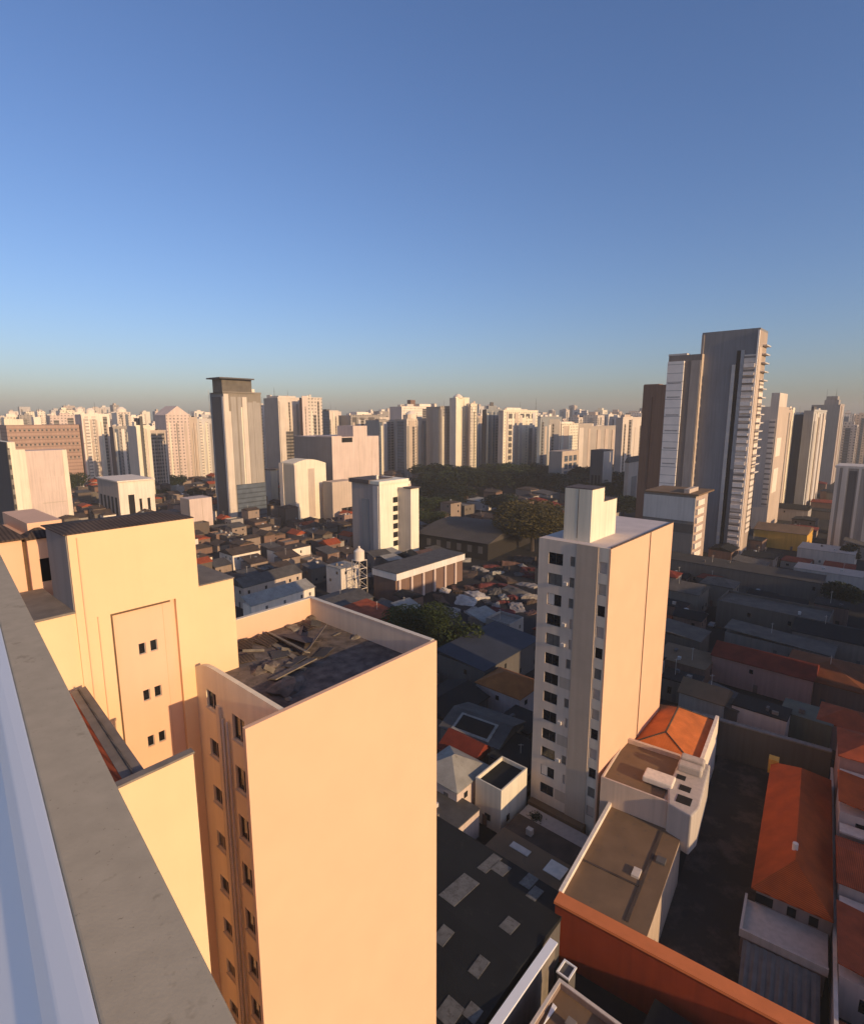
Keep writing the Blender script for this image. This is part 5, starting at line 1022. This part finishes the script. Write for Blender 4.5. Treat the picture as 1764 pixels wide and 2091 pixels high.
def skyline():
    rnd = random.Random(21)
    gr = {k: gridded(k, m) for k, m in (('cream',CREAM),('pale',PALE),('sand',SAND),('pink',PINKW),('grey',GREYW),('light_grey',LGREY),('tan',TAN))}
    cols = [('cream',CREAM,.4),('pale',PALE,.8),('sand',SAND,.3),('pink',PINKW,.3),('cream',gr['cream'],.7),('pale',gr['pale'],1.3),('sand',gr['sand'],.8),('pink',gr['pink'],.4),('grey',gr['grey'],.7),('light grey',gr['light_grey'],.6),('tan',gr['tan'],.6)]
    n = 0
    for ring, (d0, d1, num, ylo, yhi) in enumerate(((640,860,60,846,872),(900,1250,75,838,856),(1300,1900,95,836,850))):
        for i in range(num):
            px = (i+rnd.random())/num*1800-18; dist = rnd.uniform(d0, d1); yt = rnd.uniform(ylo, yhi)
            if rnd.random() < .12: yt -= 10
            if 690 < px < 715: yt = max(yt, 852)
            if px > 1590 or px < 0: yt += 2
            d = ray(px, yt); P = d*(dist/d.y); a, b = P.dot(U), P.dot(V)
            wd = rnd.choice([rnd.uniform(9,14), rnd.uniform(14,26), rnd.uniform(26,38)]); dp = rnd.uniform(12, 22)
            if not free(a, a+wd, b, b+dp, 2): continue
            OCC.append((a, a+wd, b, b+dp))
            cn, m, _ = rnd.choices(cols, [c[2] for c in cols])[0]
            f = frame_at(a, b, rnd.uniform(-.12,.12)); z = P.z+ZC
            t = thing('apartment_tower', '', 'tower', f.p(wd/2, dp/2, 0), 'far towers on the skyline')
            q = MB(); q.box(f, 0, wd, 0, dp, 0, z); q.build('wall', m, t)
            k = rnd.randint(1,3); feats = 'plain'
            for s in range(k):
                x0 = wd*(s+rnd.uniform(.15,.35))/k; q = MB(); wbox(q, f, 'F', 0, x0, x0+wd*rnd.uniform(.1,.3)/k*1.6, 2, z*rnd.uniform(.9,.97), -.2, rnd.choice([.2,.5])); q.build('window_band', rnd.choice([BALC,BALC,BALCP,GLAZE,TAN]), t)
            q = MB(); wbox(q, f, 'L', 0, dp*.3, dp*rnd.uniform(.5,.75), 2, z*.94, -.2, .25); q.build('window_band', rnd.choice([BALC,GLAZE,GREYW]), t)
            r = rnd.random()
            if r < .55:
                x = rnd.uniform(.1,.5); q = MB(); q.box(f, wd*x, wd*(x+.35), dp*.2, dp*.7, z-.01, z+rnd.uniform(2,5)); q.build('roof_house', rnd.choice([m, PALE, TAN]), t); feats = 'roof house'
            elif r < .7:
                w0 = f.p(wd*.5, dp*.4, 0); q = MB(); q.cyl(w0.x, w0.y, z-.01, z+3, 3, 12); q.build('water_tank', PALE, t); feats = 'round tank'
            if rnd.random() < .12:
                w0 = f.p(wd*.6, dp*.5, z); q = MB(); q.bar(w0, w0+Vector((0,0,rnd.uniform(8,16))), .25, 4, .1); q.build('antenna', DGREY, t); feats = 'antenna'
            HI.append((t, (cn+' far tower', 'tower', feats, (P.x, P.y, z)))); n += 1
skyline()
def low_districts():
    rnd = random.Random(9); cnt = 0
    wl = [('white',PALE),('brown',wallmat('dim_brown',(.13,.095,.07))),('grey',wallmat('dim_grey',(.15,.135,.12))),('tan',wallmat('dull_tan',(.30,.22,.165))),('brown',wallmat('dim_brown',(.13,.095,.07))),('pink',wallmat('dull_pink',(.34,.22,.17))),('tan',wallmat('dull_tan',(.30,.22,.165))),('tan',wallmat('dull_tan',(.30,.22,.165))),('grey',GREYW),('brown',BROWNW),('brown',BROWNW)]
    rl_l = [('brown tiled',BROWNTILE,'gable'),('brown tiled',BROWNTILE,'hip'),('brown tiled',BROWNTILE,'gable'),('brown tiled',BROWNTILE,'shed'),('brown tiled',BROWNTILE,'hip'),('tile roofed',TERRACOTTA,'gable'),('flat roofed',CONC,'well'),('grey sheeted',GREYMETAL,'shed')]
    rl_s = [('grey sheeted',GREYMETAL,'shed'),('grey sheeted',GREYMETAL,'gable'),('pale sheeted',PALEMETAL,'shed'),('rusty roofed',RUSTMETAL,'shed'),('rusty roofed',RUSTMETAL,'gable'),('dark roofed',DARKROOF,'gable')]
    rl_r = [('dark roofed',DARKROOF,'gable'),('dark roofed',DARKROOF,'flat'),('tile roofed',DARKRED,'hip'),('grey sheeted',GREYMETAL,'shed'),('tile roofed',TERRACOTTA,'gable')]
    u = 60.0
    cells = []
    a = 58
    while a < 620:
        st = 10.5 if a < 240 else (14 if a < 360 else 19)
        b = 0 if a < 300 else -60
        while b < 620: cells.append((a, b, st)); b += st
        a += st
    for a, b, st in cells:
        p = U*a+V*b; r = p.length
        if p.y < 60 or abs(p.x/p.y) > .84 or r > 640: continue
        la, lb = st*rnd.uniform(.62,.9), st*rnd.uniform(.62,.9); oa, ob = rnd.uniform(0, st-la), rnd.uniform(0, st-lb)
        pr = proj((p.x, p.y, 4))
        slum = 760 < pr[0] < 1100 and 1120 < pr[1] < 1300
        if rnd.random() < (.06 if slum else .16): continue
        if not free(a+oa, a+oa+la, b+ob, b+ob+lb): continue
        h = rnd.uniform(3.2,6) if slum else rnd.choice([3.4,4,5.5,6.4,7])
        if r > 350: h += rnd.choice([0,2,5])
        rl = rl_s if slum else (rl_r if pr[0] > 1100 else rl_l)
        rn, rm, rt = rnd.choice(rl); wn, wm = rnd.choice(wl if not slum else wl[3:]) if pr[0] < 1100 else rnd.choice([('grey',wallmat('dim_grey',(.15,.135,.12))),('grey',GREYW),('brown',BROWNW),('tan',wallmat('dull_tan',(.30,.22,.165)))])
        f = frame_at(a+oa, b+ob, rnd.uniform(-.06,.06) if not slum else rnd.uniform(-.3,.3))
        c = f.p(la/2, lb/2, h)
        house(f, 0, la, 0, lb, h, wm, rm, rt, rnd.uniform(.8,2.2), wins=r < 420, tank=rnd.random() < .2, group='low houses packed between the towers', base=(wn+' '+rn+' house', 'house', '', tuple(c)))
        OCC.append((a+oa, a+oa+la, b+ob, b+ob+lb)); cnt += 1
low_districts()

# ================================================================ AIR
def haze():
    b = MB(); b.box(Frame(0,0,-ANG+math.pi/2-math.pi/2), -2600, 2600, -2600, 2600, -1.0, 130.0)
    m = bpy.data.materials.new('haze_air'); m.use_nodes = True; N = m.node_tree.nodes; L = m.node_tree.links
    N.remove(N['Principled BSDF']); v = N.new('ShaderNodeVolumePrincipled'); v.inputs['Color'].default_value = (.95,.90,.84,1); v.inputs['Density'].default_value = HAZE
    L.new(v.outputs[0], N['Material Output'].inputs['Volume'])
    o = b.build('haze', m); o['kind'] = 'stuff'
HAZE = 0.00020
if HAZE > 0: haze()

# ================================================================ leave out what the photo cannot see, then give every repeat its own label
def finish():
    from mathutils.bvhtree import BVHTree
    tree_ = BVHTree.FromPolygons(BV, BF); eye = Vector((0,0,ZC)); keep = []; drop = []
    mine = {}
    names = {t.name for t, b in HI}
    for k, f in enumerate(BF):
        if BR[k] in names: mine.setdefault(BR[k], []).append(k)
    for t, base in HI:
        vis = False
        for k in mine[t.name]:
            P = [BV[i] for i in BF[k]]; c = sum(P, Vector())/len(P)
            for q in [c] + [c*.15+p*.85 for p in P] + [c*.04+p*.96 for p in P]:
                pr = proj(q)
                if not pr or not (0 <= pr[0] <= 1764 and 0 <= pr[1] <= 2091): continue
                d = q-eye; h = tree_.ray_cast(eye, d.normalized(), d.length+.5)
                if h[2] is None or BR[h[2]] == t.name: vis = True; break
            if vis: break
        if vis: keep.append((t, base))
        else: drop.append(t)
    dead = []
    for t in drop:
        dead += list(t.children_recursive) + [t]
    bpy.data.batch_remove(dead)
    groups = {}
    for t, base in keep:
        pr = proj(base[3]); best = min(LM, key=lambda l: (l[1]-pr[0])**2 + 2*(l[2]-pr[1])**2)
        dx, dy = pr[0]-best[1], pr[1]-best[2]
        rel = ('left of' if dx < 0 else 'right of') if abs(dx) > abs(dy)*1.2 else ('above' if dy < 0 else 'below')
        if base[1] == 'scrap heap': rel, best = 'in the '+('back' if pr[1] < 1165 else ('middle' if pr[1] < 1205 else 'front'))+' of', ('the scrap yard',)
        k = base[0] + (' with '+base[2] if base[2] not in ('', 'plain') else '')
        groups.setdefault((k, rel, best[0]), []).append((pr[0], t))
    ords = ['first','second','third','fourth','fifth','sixth','seventh','eighth','ninth','tenth','eleventh','twelfth','thirteenth','fourteenth','fifteenth','sixteenth','seventeenth','eighteenth','nineteenth','twentieth']
    ords += ['twenty-'+o for o in ords[:9]] + ['thirtieth'] + ['thirty-'+o for o in ords[:9]]
    for (k, rel, lm), lst in groups.items():
        lst.sort(key=lambda x: x[0])
        for i, (_, t) in enumerate(lst):
            t['label'] = f'{k} {rel} {lm}' if len(lst) == 1 else f'{ords[min(i, 38)]} {k} from left, {rel} {lm}'
finish()
